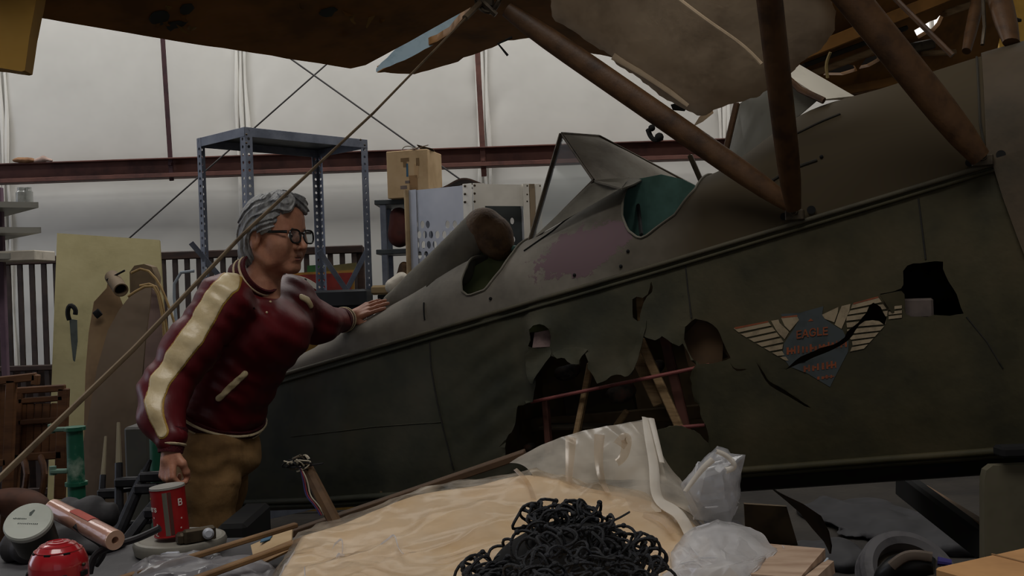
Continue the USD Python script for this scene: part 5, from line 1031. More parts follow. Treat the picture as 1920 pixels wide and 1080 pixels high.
single("pointed_board", pxpoly([(120, 1020), (146, 880), (166, 780), (182, 690), (202, 620), (224, 580), (246, 552), (264, 540), (284, 538), (281, 570), (272, 640), (262, 760), (250, 880), (238, 1020)], 4.8, .03, 24, None, lambda a, b: 4.8 + .0006 * (540 - b) + .05 * ((a - 200) / 80) ** 2), mat("dusty_tan_panel", (110, 94, 78), (92, 78, 64), (120, 104, 88), scale=3, rough=.85), "broad dusty tan pointed panel leaning behind the person", "panel", smooth=50)
single("strip_board", pxpoly([(285, 540), (296, 552), (304, 590), (308, 640), (304, 720), (292, 820), (282, 940), (262, 1010), (240, 1010), (252, 880), (264, 760), (274, 640), (282, 575)], 4.74, .02, 24, None, lambda a, b: 4.74 + .0006 * (540 - b)), M_mauve, "narrow mauve-grey strip panel on the right of the broad tan panel", "panel", smooth=50)
M_hoop = mat("pale_cane", (158, 130, 84), (136, 110, 68), scale=18)
for pts, lb in (([(246, 512), (268, 504), (290, 520), (310, 558), (324, 596), (334, 640)], "pale bent cane hoop, outermost beside the leaning panels"), ([(262, 536), (288, 534), (302, 562), (312, 612), (318, 690)], "pale bent cane hoop, middle one beside the leaning panels"), ([(240, 556), (262, 542), (286, 536), (298, 560), (306, 610), (309, 700)], "pale bent cane hoop along the edge of the mauve strip")):
    single("cane_hoop", tube(spline([at(x, y, 4.68 - .05 * len(pts) + .25) for x, y in pts] + [atz(pts[-1][0] + 4, 1090, .012)], 40), .006, 8), M_hoop, lb, "hoop")
single("white_hose", tube(spline([atz(350, 1046, .02), at(338, 700, 5.25), at(328, 575, 5.3), at(326, 545, 5.3), at(332, 518, 5.3), at(350, 507, 5.3), at(364, 508, 5.3)], 24), .008, 8), mat("pale_hose", (140, 150, 160)), "curved pale hose in front of the slatted rail", "hose")
# --- folded wooden chairs at the left edge
M_chair = mat("orange_brown_wood", (98, 64, 38), (78, 48, 28), (110, 74, 46), scale=7, stretch=(1, 1, 4), rough=.55)
def ch(px0, py0, px1, py1, Y, w, h=.02, name="stile", T=None): part(T, name, beam(at(px0, py0, Y), at(px1, py1, Y), h, w, np.array([0, 1, 0]) if abs(px1 - px0) < abs(py1 - py0) * 0 else np.cross(unit(at(px1, py1, Y) - at(px0, py0, Y)), [0, 1, 0])), M_chair)
C1 = thing("wooden_chair", "orange-brown folded wooden chair with slatted back behind the bracing wire", "chair", at(75, 930, 4.5) * [1, 1, 0])
for a in (((36, 735), (24, 935), .045, "stile"), ((120, 728), (112, 935), .045, "stile"), ((30, 733), (122, 727), .03, "top_rail"), ((36, 752), (120, 746), .024, "rail"), ((36, 792), (118, 786), .024, "rail"), ((4, 860), (118, 852), .035, "seat_rail")): ch(*a[0], *a[1], 4.5, a[2], .03, a[3], C1)
for x in (44, 58, 73, 88, 103): ch(x, 756, x - 1, 788, 4.5, .032, .014, "slat", C1); ch(x - 1, 794, x - 3, 853, 4.51, .034, .014, "slat", C1)
for x0, x1 in ((84, 66), (50, 34)): part(C1, "leg", tube(spline([at(x0 - 8, 858, 4.45), at(x0, 885, 4.4), at(x0 - 6, 925, 4.42), at(x1, 985, 4.5), at(x1 - 2, 1130, 4.5)], 16), .022, 8, flat=.6), M_chair)
C2 = thing("wooden_chair", "orange-brown wooden chair frame cut off by the left picture edge", "chair", at(10, 930, 4.4) * [1, 1, 0])
for a in (((22, 712), (6, 1120), .04, "stile"), ((-20, 716), (68, 706), .035, "top_rail"), ((68, 702), (66, 722), .03, "end_block"), ((-30, 745), (-40, 1120), .04, "stile"), ((-30, 870), (14, 866), .03, "rail")): ch(*a[0], *a[1], 4.32, a[2], .03, a[3], C2)
for x in (-14, -2, 10): ch(x, 720, x - 6, 866, 4.34, .03, .012, "slat", C2)
c = at(20, 938, 4.2); single("orange_bundle", SDF().ell(c, (.12, .08, .05)).ell(c + [.06, 0, -.03], (.1, .08, .06)).mesh(.01), mat("rust_cloth", (86, 52, 36), (66, 40, 28)), "rust-orange cloth bundle below the wooden chairs", "bundle", smooth=True)
# ------------------------------------------------------------------ the bench in front and what lies on it
TZ = .80
M_bench = mat("dark_bench_top", (66, 64, 66), (48, 46, 48), (78, 76, 78), scale=5, rough=.6, bump=.1)
WB = thing("workbench", "long dark grey workbench carrying the clear bags and clutter in the foreground", "bench", (-.2, 1.9, 0))
part(WB, "bench_top", rbox((2.05, 1.42, .045), .006, None, (-.475, 1.83, TZ - .0225)), M_bench)
for x in (-1.4, .48):
    for y in (1.2, 2.45): part(WB, "leg", rbox((.07, .07, TZ - .045), .005, None, (x, y, (TZ - .045) / 2)), M_dkwood)
part(WB, "apron", rbox((1.9, .025, .1), .004, None, (-.46, 2.47, TZ - .095)), M_dkwood)
def on(px, py, z=TZ): return atz(px, py, z)
# --- big clear bag of tan foam
M_foam = mat("tan_foam", (228, 206, 176), (218, 192, 158), (236, 214, 188), scale=3, detail=6, rough=.7, bump=.1)
M_film = film("clear_film", (232, 222, 206), .24, rough=.16, trans=.5, gloss=.35)
M_milk = film("milky_film", (240, 230, 214), .62, rough=.25, trans=.5, gloss=.2)
M_crink = film("crinkled_film", (226, 226, 228), .34, rough=.10, trans=.45)
BG = thing("plastic_bag", "large clear plastic bag filled with a tan foam slab in front of the fuselage", "bag", (0, 1.75, TZ))
# the foam: a slab with a soft uneven top; its crest line set out in plan
crest = [(505, 1062, 1.80), (548, 990, 2.02), (600, 972, 2.10), (690, 938, 2.14), (770, 908, 2.18), (850, 889, 2.20), (945, 866, 2.22), (1000, 862, 2.2), (1100, 880, 2.16), (1200, 900, 2.1), (1290, 930, 2.05), (1345, 985, 1.95), (1370, 1075, 1.75)]
cp = np.array([at(x, y, Y) for x, y, Y in crest]); fr_ = np.array([[cp[-1][0] + .02, 1.30, .93], [-.05, 1.22, .95], [cp[0][0] + .06, 1.28, .95]])
ring = np.vstack([cp, fr_]); foot = Polygon(ring[:, :2]).buffer(.03).buffer(-.03)
from scipy.interpolate import RBFInterpolator
rbf = RBFInterpolator(ring[:, :2], ring[:, 2], kernel="linear", smoothing=.002)
def foamtop(xy):
    d = shapely.distance(foot.boundary, shapely.points(xy)); z = rbf(xy); P = np.column_stack([xy, xy[:, 0] * 0])
    q = (xy[:, 0] * .8 + xy[:, 1] * .55)
    return np.maximum(TZ + .012, z - .012 - .03 * np.exp(-d / .012) + .045 * fbm3(P, 3.2, 2) + .008 * fbm3(P, 9, 5) + .004 * np.sin(q * 26 + 9 * fbm3(P, 2.5, 7)))
def slab(poly, top, cell, zb):
    v, f = tess(poly, cell); n = len(v); T = np.column_stack([v, top(v)]); B_ = np.column_stack([v, np.full(n, zb)])
    e = np.vstack([f[:, [0, 1]], f[:, [1, 2]], f[:, [2, 0]]]); key = {tuple(x) for x in e.tolist()}; be = np.array([x for x in e.tolist() if (x[1], x[0]) not in key])
    return tm(np.vstack([T, B_]), np.vstack([f, f[:, ::-1] + n, np.stack([be[:, 1], be[:, 0], be[:, 0] + n], 1), np.stack([be[:, 1], be[:, 0] + n, be[:, 1] + n], 1)]))
part(BG, "foam_slab", slab(foot.buffer(-.02), lambda v: foamtop(v), .02, TZ + .004), M_foam, "tan foam", smooth=60)
def filmtop(v):
    P = np.column_stack([v, v[:, 0] * 0]); a = v[:, 0] * .75 - v[:, 1] * .6; b_ = v[:, 0] * .5 + v[:, 1] * .85
    return foamtop(v) + .007 + .012 * np.abs(fbm3(P, 9, 11)) ** 1 + .006 * np.abs(np.sin(a * 30 + 8 * fbm3(P, 4, 12))) ** 5 + .004 * np.abs(np.sin(b_ * 44 + 10 * fbm3(P, 5, 13))) ** 7
v, f = tess(foot, .013); part(BG, "film", tm(np.column_stack([v, filmtop(v)]), f), M_film, "clear wrinkled film", smooth=True)
# the open mouth of the bag standing up: two sheets joined by a white zip strip
def sheet3(grid, m, name, th=.0, amp=.006, fq=9, seed=1, n=26, parent=BG):
    from scipy.interpolate import RectBivariateSpline
    G = np.array([[at(*p) for p in row] for row in grid]); k0, k1 = min(3, G.shape[0] - 1), min(3, G.shape[1] - 1)
    u, v = np.linspace(0, 1, G.shape[0]), np.linspace(0, 1, G.shape[1]); U, V_ = np.linspace(0, 1, n), np.linspace(0, 1, n)
    P = np.stack([RectBivariateSpline(u, v, G[..., k], kx=k0, ky=k1)(U, V_) for k in range(3)], -1)
    P[..., 1] += amp * 2 * fbm3(P, fq, seed) + amp * np.abs(np.sin(P[..., 0] * 60 + P[..., 2] * 25 + 8 * fbm3(P, 6, seed + 3))) ** 4
    V, F = loft(P); return part(parent, name, tm(V, F) if th == 0 else shell(V, F, th), m, smooth=True)
sheet3([[(955, 868, 2.26), (990, 880, 2.2), (1010, 925, 2.08)], [(1062, 817, 2.28), (1070, 870, 2.2), (1080, 940, 2.05)], [(1150, 797, 2.27), (1155, 870, 2.18), (1160, 955, 2.02)], [(1216, 783, 2.24), (1228, 870, 2.14), (1240, 960, 1.98)]], M_milk, "bag_mouth", seed=4, n=40)
sheet3([[(1060, 822, 2.33), (1075, 900, 2.3)], [(1150, 799, 2.34), (1160, 900, 2.3)], [(1222, 790, 2.33), (1250, 900, 2.28)]], M_milk, "bag_mouth", seed=9)
sheet3([[(1216, 783, 2.24), (1228, 870, 2.14), (1240, 945, 2.0)], [(1242, 852, 2.2), (1268, 910, 2.1), (1290, 960, 2.0)], [(1276, 898, 2.15), (1306, 950, 2.05), (1330, 1000, 1.95)]], M_milk, "bag_side", seed=12, amp=.008)
M_soft = film("soft_fold", (240, 228, 212), .22, rough=.3, trans=.5)
M_zip = film("white_zip", (236, 230, 220), .72, rough=.3, trans=.35)
def ribbon(pts, w, m, name, parent=BG, tw=(.3, -1, .2)):
    P = spline([at(*p) for p in pts], 40); T = np.gradient(P, axis=0); T /= np.linalg.norm(T, axis=1, keepdims=True); S = np.cross(T, unit(tw)); S /= np.linalg.norm(S, axis=1, keepdims=True)
    W = np.linspace(*w, 40)[:, None] if isinstance(w, tuple) else w
    V, F = loft(np.stack([P - S * W / 2, P - S * W / 4 + unit(tw) * .004, P + S * W / 4 + unit(tw) * .004, P + S * W / 2], 1)); return part(parent, name, shell(V, F, .0015), m, smooth=60)
ribbon([(1211, 784, 2.22), (1218, 830, 2.16), (1226, 880, 2.1), (1236, 938, 2.02), (1268, 962, 1.96), (1296, 1010, 1.88), (1314, 1052, 1.8)], (.019, .030), M_zip, "zip_strip")
ribbon([(1221, 785, 2.21), (1233, 835, 2.15), (1241, 868, 2.11)], (.012, .010), M_zip, "zip_strip")
ribbon([(1124, 815, 2.15), (1122, 850, 2.14), (1128, 900, 2.1), (1140, 925, 2.05)], (.022, .010), M_soft, "crease_fold"); ribbon([(1160, 836, 2.14), (1172, 822, 2.14), (1170, 852, 2.13), (1156, 868, 2.12)], (.026, .014), M_soft, "crease_fold")
ribbon([(1070, 820, 2.18), (1068, 860, 2.15), (1066, 905, 2.1)], (.024, .012), M_soft, "crease_fold"); ribbon([(966, 880, 2.16), (985, 900, 2.12), (1000, 935, 2.05)], (.006, .010), M_soft, "crease_fold")
ribbon([(1205, 965, 1.98), (1240, 976, 1.94), (1262, 1000, 1.9)], (.006, .014), M_soft, "crease_fold")
for k, pts in enumerate(([(622, 1000), (638, 985), (640, 1005), (634, 1022)], [(712, 1000), (735, 988), (748, 1002), (756, 1010)], [(520, 1045), (535, 1025), (552, 1010)], [(570, 1040), (572, 1062), (576, 1085)], [(630, 1022), (645, 1010)])):
    P = np.array([on(x, y, .96) for x, y in pts]); P = spline(P, 14); P[:, 2] = filmtop(P[:, :2]) + .004; part(BG, "painted_glint", tube(P, np.r_[.001, np.full(12, .0024), .001], 6, flat=.5), film("crease_glint", (240, 240, 245), .45, rough=.05, gloss=.6))  # white tubes laid on the film as painted specular glints
# --- crumpled clear bag standing at the right
CBg = thing("plastic_bag", "crumpled clear plastic bag standing up at the right end of the large one", "bag", (at(1340, 950, 1.98)[0], 1.98, TZ))
def crumple(pts, seed, dent=.004, jit=.010, n=60):
    "a crumpled skin: flat facets and creases round a cloud of points, softened and dented a little"
    r = np.random.default_rng(seed); P = np.asarray(pts); w = r.dirichlet(np.full(len(P), .35), n); Q = np.vstack([P, w @ P + r.normal(0, jit, (n, 3))])
    m = trimesh.convex.convex_hull(Q); m = tm(m.vertices, m.faces).subdivide().subdivide().subdivide(); V = np.array(m.vertices); c = V.mean(0); N = V - c; N /= np.linalg.norm(N, axis=1, keepdims=True)
    V = V - N * (dent * 5 * np.abs(fbm3(V, 11, seed, 2)) + dent * 3 * np.abs(fbm3(V, 26, seed + 1, 2)))[:, None]; return tm(V, m.faces), m
def folds(m0, parent, mt, seed, k=14, rr=.0016):
    r = np.random.default_rng(seed); h = m0
    for i in r.choice(len(h.faces), k, replace=False):
        f = h.faces[i]; a, b = h.vertices[f[0]], h.vertices[f[1]]; d = b - a; a, b = a - d * r.uniform(.5, 2.5), b + d * r.uniform(.5, 2.5); c = h.centroid
        P = np.array([a + (b - a) * t for t in np.linspace(0, 1, 8)]); loc = P - c; q, _, _ = trimesh.proximity.closest_point(h, P); part(parent, "crease_fold", tube(q, np.r_[.0006, np.full(6, rr), .0006], 6, flat=.6), mt)
M_fold = film("fold_line", (240, 240, 242), .6, rough=.15, trans=.4)
out = [(1272, 908), (1300, 876), (1322, 852), (1345, 832), (1366, 840), (1380, 858), (1393, 884), (1392, 930), (1376, 966), (1340, 978), (1296, 954)]
pts = [at(x, y, 1.98) for x, y in out] + [at(1330 + dx, 915 + dy, 1.90) for dx, dy in ((-10, -20), (25, -30), (30, 20), (-20, 25))] + [at(1330, 910, 2.06), at(1350, 880, 2.04)] + [at(1300, 975, 1.97), at(1372, 985, 1.96)]
mm, m0 = crumple(pts, 3); part(CBg, "film", mm, film("crinkled_film", (240, 240, 240), .30, rough=.12, trans=.5, gloss=.5), smooth=35)
mm2, _ = crumple([p * .82 + np.mean(pts, 0) * .18 for p in pts[:11]] + [at(1335, 905, 2.0), at(1350, 890, 1.94)], 8, jit=.02); part(CBg, "inner_fold", mm2, film("crinkled_film", (226, 226, 226), .26), smooth=35)
folds(m0, CBg, M_fold, 2, 12)
for pts_ in ([(1284, 922), (1302, 898), (1318, 878), (1336, 862)], [(1342, 846), (1366, 858), (1376, 874), (1360, 882)]):
    ribbon([(x, y, 1.895) for x, y in pts_], (.006, .010), M_zip, "crease_fold", CBg)
# --- white crinkled bag lying before it
WBg = thing("plastic_bag", "white crinkly plastic bag lying at the bench's right end, nearest the wooden block", "bag", (.3, 1.72, TZ))
out = [(1236, 1075), (1262, 1010), (1300, 980), (1345, 966), (1395, 976), (1432, 1000), (1452, 1018), (1470, 1026), (1448, 1040), (1430, 1062), (1405, 1092), (1330, 1110), (1260, 1110)]
pts = [at(x, y, np.interp(y, (970, 1110), (1.93, 1.62))) for x, y in out]; low = [np.array([p[0], p[1], TZ + .004]) for p in pts[:-2:2]] + [np.array([p[0] * .9, p[1] - .06, TZ + .004]) for p in pts[-5:]]
pts = pts + [at(1330, 1030, 1.74), at(1385, 1024, 1.74), at(1300, 1060, 1.64), at(1420, 1052, 1.66), at(1365, 1060, 1.58), at(1400, 1090, 1.56)]
low = [np.array([p[0], p[1], max(p[2], TZ + .004)]) for p in low]
mm, m0 = crumple([p for p in pts if p[2] > TZ + .004] + low, 5, dent=.010, n=90); v_ = np.array(mm.vertices); v_[:, 2] = np.maximum(v_[:, 2], TZ + .003); mm = tm(v_, mm.faces); part(WBg, "film", mm, film("white_film", (240, 239, 240), .74, rough=.12, trans=.5, gloss=.5), smooth=30)
mm2, _ = crumple([p * [1, 1, 1] * .85 + np.mean(pts, 0) * .15 - [0, 0, .006] for p in pts] + low[:4], 9, dent=.004, jit=.02); v_ = np.array(mm2.vertices); v_[:, 2] = np.maximum(v_[:, 2], TZ + .005); part(WBg, "inner_fold", tm(v_, mm2.faces), film("white_film", (222, 220, 220), .5), smooth=30)
folds(m0, WBg, M_fold, 6, 16)
# --- black knotted net
NT = thing("cargo_net", "heap of black knotted cord netting on the clear bag at the bottom edge", "net", (at(1060, 1010, 1.55)[0], 1.5, .95))
M_cord = mat("black_cord", (26, 27, 31), (16, 17, 20), (38, 40, 46), scale=60, rough=.65, bump=.4, bscale=400)
r = np.random.default_rng(11); top = np.array([(868, 1082), (905, 1050), (958, 1032), (978, 1000), (986, 962), (1010, 950), (1042, 948), (1078, 958), (1110, 956), (1134, 975), (1150, 1004), (1190, 1010), (1214, 1015), (1232, 1040), (1240, 1075), (1245, 1100)], float)
loops, knots = [], []
def mound(px, py):
    ytop = np.interp(px, top[:, 0], top[:, 1]); h = max(py - ytop, 0); return 1.66 - .0022 * min(h, 130) - .0006 * max(h - 130, 0)
cells = []
for i in range(165):
    px = r.uniform(872, 1240); yt = np.interp(px, top[:, 0], top[:, 1]); py = yt + r.uniform(0, 1) ** .9 * (1125 - yt)
    cells.append((px, py))
for x in np.linspace(985, 1235, 22): cells.append((x + r.normal(0, 4), np.interp(x, top[:, 0], top[:, 1]) + r.uniform(2, 12)))
for px, py in cells:
    c = at(px, py, mound(px, py) + r.uniform(-.012, .012)); ax = unit(r.normal(0, 1, 3) * [1, 1.4, 1] + [0, -.5, 0]); R = frame(z=ax); k = r.integers(4, 6); rad = r.uniform(.013, .024); el = r.uniform(.55, 1.0)
    a = np.linspace(0, 2 * np.pi, k, endpoint=False) + r.uniform(0, 6); q = np.stack([rad * np.cos(a) * r.uniform(.8, 1.25, k), rad * el * np.sin(a) * r.uniform(.8, 1.25, k), r.normal(0, rad * .35, k)], 1)
    P = spline(q @ R.T + c, 18, True); loops.append(tube(P, .0026, 5, closed=True)); knots.append(trimesh.creation.icosphere(1, .0046).apply_translation(P[0]))
    if r.random() < .6: knots.append(trimesh.creation.icosphere(1, .0044).apply_translation(P[9]))
part(NT, "netting", cat(loops), M_cord, kind="stuff", smooth=60); part(NT, "knot", cat(knots), M_cord, kind="stuff", smooth=60)
part(NT, "loose_end", tube(spline([at(1120, 985, 1.55), at(1150, 976, 1.6), at(1180, 960, 1.66)], 8), .0018, 5), M_cord)
core = SDF().ell(at(1060, 1085, 1.62), (.125, .07, .085), None, .05).ell(at(1075, 1020, 1.66), (.05, .035, .03), None, .05); part(NT, "inner_tangle", core.mesh(.008), M_black, smooth=True, kind="stuff")
# --- two thin strips and a plank
M_strip = mat("brown_strip", (124, 92, 58), (102, 74, 46), (136, 104, 68), scale=9, rough=.7)
def lath(name, p, q, w, h, m, lb, c_): a, b = at(*p), at(*q); return single(name, beam(a, b, w, h, UPZ, .002), m, lb, c_)
lath("wooden_strip", (205, 1092, 1.88), (556, 984, 2.16), .016, .010, M_strip, "long thin brown wooden strip, upper of the two crossing the pale bag", "strip")
lath("wooden_strip", (350, 1092, 1.80), (572, 1012, 2.02), .018, .010, M_strip, "thin brown wooden strip, lower of the two crossing the pale bag", "strip")
lath("wooden_plank", (500, 1016, 2.46), (985, 850, 2.40), .05, .016, mat('dark_plank', (80, 58, 38), (60, 44, 28)), "brown plank edge showing behind the large bag", "plank")
# --- cardboard scraps by the stake
cs_ = thing("cardboard_scrap", "folded cardboard scrap with a blue print between the strips and the large bag", "cardboard", on(515, 1015))
part(cs_, "sheet", quadmesh([at(470, 1022, 2.3), at(548, 988, 2.32), at(546, 1022, 2.12), at(478, 1060, 2.1)], 6, .006, .01), M_card); part(cs_, "side_flap", quadmesh([at(478, 1040, 2.12), at(546, 1012, 2.13), at(545, 1030, 2.1), at(478, 1062, 2.09)], 4, .005), mat("print_shade", (128, 92, 58)))
part(cs_, "print", quadmesh([at(492, 1010, 2.275), at(512, 1003, 2.28), at(506, 1012, 2.22), at(488, 1018, 2.22)], 3, .002), M_pb)
# --- pale bag on the left
s = SDF().ell(at(345, 1082, 2.0), (.075, .07, .022), None, .05).ell(at(430, 1092, 1.94), (.09, .07, .028), None, .06).ell(at(300, 1090, 1.96), (.04, .07, .025), None, .05); s.disp = lambda p: .06 * np.abs(fbm3(p, 13, 3, 1)) - .012 + .03 * np.abs(fbm3(p, 32, 7, 1)) - .005
s.add(lambda p: -(p[:, 2] - TZ - .002), at(380, 1060, 2.0), 9, .004, "i")
single("plastic_bag", s.mesh(.006), film("pale_lilac_film", (176, 174, 178), .6, rough=.2, trans=.4), "pale crumpled bag under the two thin wooden strips", "bag", smooth=True)
# --- lidded bucket with the red can on it
BK = thing("storage_bucket", "grey lidded bucket with a metal latch, under the red can", "bucket", on(338, 1035))
bc = at(338, 1006, 2.42); bz = bc[2]; hgt = bz - TZ
part(BK, "bucket_body", lathe([(0, 0), (.088, 0), (.098, hgt - .03), (.094, hgt - .028), (0, hgt - .03)], 36, None, (bc[0], bc[1], TZ)), mat("grey_bucket", (74, 76, 80), (60, 62, 66), rough=.5))
part(BK, "lid", lathe([(0, -.03), (.104, -.03), (.108, -.012), (.104, -.002), (.096, 0), (.09, -.004), (0, -.004)], 40, None, bc), mat("grey_lid", (128, 124, 114), (112, 108, 100), rough=.5))
lt = np.array([bc[0] + .060, bc[1] - .045, bz + .013]); ltR = frame(x=[.82, .57, 0], z=UPZ)
part(BK, "latch", cat([rbox((.075, .02, .034), .005, ltR, lt), rbox((.03, .03, .028), .006, ltR, lt + [-.035, -.01, -.004])]), M_metal); part(BK, "latch_knob", lathe([(0, 0), (.013, 0), (.013, .008), (.008, .014), (0, .014)], 16, frame(z=[.4, -.9, .1]), lt + [.022, -.006, .004]), M_alu)
part(BK, "lid_clip", rbox((.045, .012, .014), .003, frame(x=[.98, -.15, 0], z=UPZ), (bc[0] + .01, bc[1] - .104, bz - .016)), M_alu)
RC = thing("tin_can", "red tin can with a grey lid and white lettering standing tilted on the bucket", "can", bc)
cb0 = np.array([bc[0] - .017, bc[1] - .005, bz + .006]); tilt = frame(z=[-.11, .0, 1.0]); rc, hc_ = .040, .112
tilt = frame(z=unit(at(316, 914, 2.40) - at(325, 994, 2.40)))
M_red = mat("red_tin", (152, 22, 26), (130, 16, 20), (160, 30, 32), scale=9, rough=.35)
part(RC, "can_body", lathe([(0, 0), (rc, 0), (rc + .0015, .003), (rc, .006), (rc, hc_ - .004), (rc + .0015, hc_), (0, hc_)], 40, tilt, cb0), M_red); part(RC, "can_lid", lathe([(0, hc_ + .001), (rc + .001, hc_ + .001), (rc + .0005, hc_ + .006), (rc - .004, hc_ + .007), (0, hc_ + .004)], 40, tilt, cb0), mat("can_lid_grey", (134, 132, 126), rough=.4))
def wrap(name, poly, m, off=.0006, ang0=-90.0):
    v, f = tess(poly, .004); a = np.radians(ang0) + v[:, 0] / rc; V = np.stack([(rc + off) * np.cos(a), (rc + off) * np.sin(a), v[:, 1]], 1) @ tilt.T + cb0; part(RC, name, shell(V, f, .0005), m, smooth=60)
wrap("seam_band", sbox(.000, .006, .011, hc_ - .005), mat("can_band", (120, 116, 104), rough=.3, metal=.4)); wrap("seam_band", sbox(.012, .006, .020, hc_ - .005), mat("can_dark", (78, 44, 36)))
M_wlet = mat("white_ink", (214, 206, 198))
def wraptext(t_, x, z, h, dens=1):
    m = meshkit.text_mesh(t_, h, .0004, bold=True); v = np.asarray(m.vertices); a = np.radians(-90) + (v[:, 0] + x) / rc; V = np.stack([(rc + .0006 + v[:, 2]) * np.cos(a), (rc + .0006 + v[:, 2]) * np.sin(a), v[:, 1] + z], 1) @ tilt.T + cb0; part(RC, "lettering", tm(V, m.faces), M_wlet, smooth=False)
wraptext("ers", -.044, .064, .013); wraptext("B", .033, .072, .016)
for x, z in ((-.030, .050), (-.020, .034), (.040, .042), (.036, .020)): wrap("printed_star", Polygon([(x + .0028 * (1 if k % 2 else .4) * math.cos(k * .628), z + .0028 * (1 if k % 2 else .4) * math.sin(k * .628)) for k in range(10)]), M_wlet, .0008)
wrap("printed_squiggle", LineString([(-.032, .010), (-.028, .018), (-.022, .016), (-.028, .008), (-.02, .007)]).buffer(.0009), M_wlet, .0008); wrap("printed_star", Point(-.040, .094).buffer(.003), M_must, .0008)
# --- stake with a bunch of wires
sk = thing("wooden_stake", "brown wooden stake with a tangle of wires at its top behind the large bag", "stake", at(600, 960, 2.3))
part(sk, "stake", tube([at(572, 872, 2.38), at(622, 968, 2.30), at(660, 1048, 2.28)], .0155, 8), mat("stake_wood", (96, 70, 44), (76, 54, 34), scale=10))
r = np.random.default_rng(3); cen = at(563, 868, 2.36)
for k in range(16):
    P = cen + r.normal(0, 1, (5, 3)) * [.016, .012, .009]; part(sk, "wire", tube(spline(P, 18), .0018, 5), [M_black, M_metal, M_black, mat("pale_wire", (170, 160, 140))][k % 4])
for k, (m, dx) in enumerate(((mat("red_wire", (120, 30, 44)), 0), (mat("pale_wire", (170, 160, 140)), 5), (mat("blue_wire", (46, 44, 92)), -3))):
    part(sk, "hanging_wire", tube(spline([at(562, 874, 2.34), at(572 + dx, 905, 2.33), at(578 + dx, 930, 2.32), at(590 + dx, 945, 2.31), at(603 + dx, 966, 2.3)], 16), .0018, 5), m)
# --- left clutter: tin, paper roll, siren
def lay(p): return p
TN = thing("round_tin", "round tin with a pale green-white lid tilted towards the viewer at the lower left", "tin", on(55, 1015))
tc = at(52, 976, 2.05); tn = unit([.05, -.62, .78]); TR_m = frame(z=tn); tr_ = .047
part(TN, "lid", lathe([(0, -.012), (tr_, -.012), (tr_ + .0005, -.004), (tr_ - .002, 0), (0, 0)], 48, TR_m, tc), mat("pale_lid", (186, 190, 180), (172, 176, 166), rough=.45)); part(TN, "tin_body", lathe([(0, -.075), (tr_ - .006, -.075), (tr_ - .003, -.012), (0, -.012)], 40, TR_m, tc), mat("dim_tin", (70, 68, 60), rough=.4, metal=.5))
M_fade = mat("faded_ink", (96, 104, 98)); xa_ = unit(np.cross([0, 1, 0], tn)); ya_ = np.cross(tn, xa_); r = np.random.default_rng(8)
for y, x0, x1, n in ((.004, -.030, -.002, 9), (-.008, -.016, .026, 11)):
    for k in range(n): x = x0 + (x1 - x0) * k / n; part(TN, "faded_print", rbox((.0022, r.uniform(.002, .0045), .0004), .0001, np.stack([xa_, ya_, tn], 1), tc + xa_ * x + ya_ * y + tn * .0002), M_fade)
part(TN, "faded_print", plate(Polygon([(0, 0), (.004, 0), (.007, .014), (.004, .016), (-.002, .008)]), .0004, np.stack([xa_, ya_, tn], 1), tc - xa_ * .002 + ya_ * .012), M_fade)
PR = thing("paper_roll", "tan paper roll wrapped in shiny film with a red label at the lower left", "roll", on(160, 1010))
p0, p1 = at(100, 953, 2.16), at(216, 1013, 1.98); zx = unit(p1 - p0); Lr = np.linalg.norm(p1 - p0); RR = frame(z=zx); rr0 = .0195
part(PR, "roll", lathe([(.007, 0), (rr0, 0), (rr0, Lr), (.007, Lr), (.007, 0)], 32, RR, p0), mat("roll_paper", (206, 164, 136), (190, 148, 120), scale=4, rough=.4, coat=.6))
part(PR, "film", lathe([(rr0 + .0006, .004), (rr0 + .0006, Lr - .004)], 32, RR, p0), film("roll_film", (226, 200, 196), .25, rough=.12))
up_ = unit(UPZ - zx * zx.dot(UPZ)); sd_ = np.cross(zx, up_); v, f = tess(sbox(Lr * .36, -.8, Lr * .66, .55), .01 if False else .05)
a = v[:, 1]; V = p0 + zx * v[:, :1] + ((rr0 + .001) * (np.cos(a)[:, None] * up_ + np.sin(a)[:, None] * sd_)); part(PR, "label", shell(V, f, .0006), mat("red_label", (176, 84, 72), (160, 72, 62)), smooth=60)
part(PR, "core_hole", lathe([(0, Lr * .9), (.0069, Lr * .9), (.0069, Lr * .905), (0, Lr * .905)], 16, RR, p0), mat("core_brown", (84, 52, 36)))
SN = thing("siren", "red ribbed dome-shaped siren with vent slots at the bottom left", "siren", on(110, 1090))
sc_ = at(110, 1060, 1.86); M_enam = mat("red_enamel", (170, 26, 36), (150, 20, 28), rough=.22, coat=.8)
part(SN, "dome", lathe([(0, -.06), (.050, -.06), (.052, -.05), (.0515, .002), (.050, .012), (.044, .026), (.038, .030), (.034, .036), (.026, .041), (.014, .044), (0, .045)], 48, None, sc_), M_enam)
for k in range(4): t = np.linspace(0, 2 * np.pi, 40, endpoint=False); rk = .040 - .010 * k; part(SN, "rib", tube(np.stack([sc_[0] + rk * np.cos(t), sc_[1] + rk * np.sin(t), np.full(40, sc_[2] + np.interp(rk, [.0, .026, .038, .044, .05], [.045, .041, .030, .026, .012]) + .0005)], 1), .0018, 6, closed=True), M_enam)
for a0 in (-2.05, -1.15, -.3, -2.9):
    for k in range(2):
        for j in range(2): a = a0 + .17 * j; part(SN, "vent", rbox((.0095, .006, .0095), .001, frame(x=[-math.sin(a), math.cos(a), 0], z=UPZ), sc_ + [.0518 * math.cos(a), .0518 * math.sin(a), -.012 - .014 * k]), M_black)
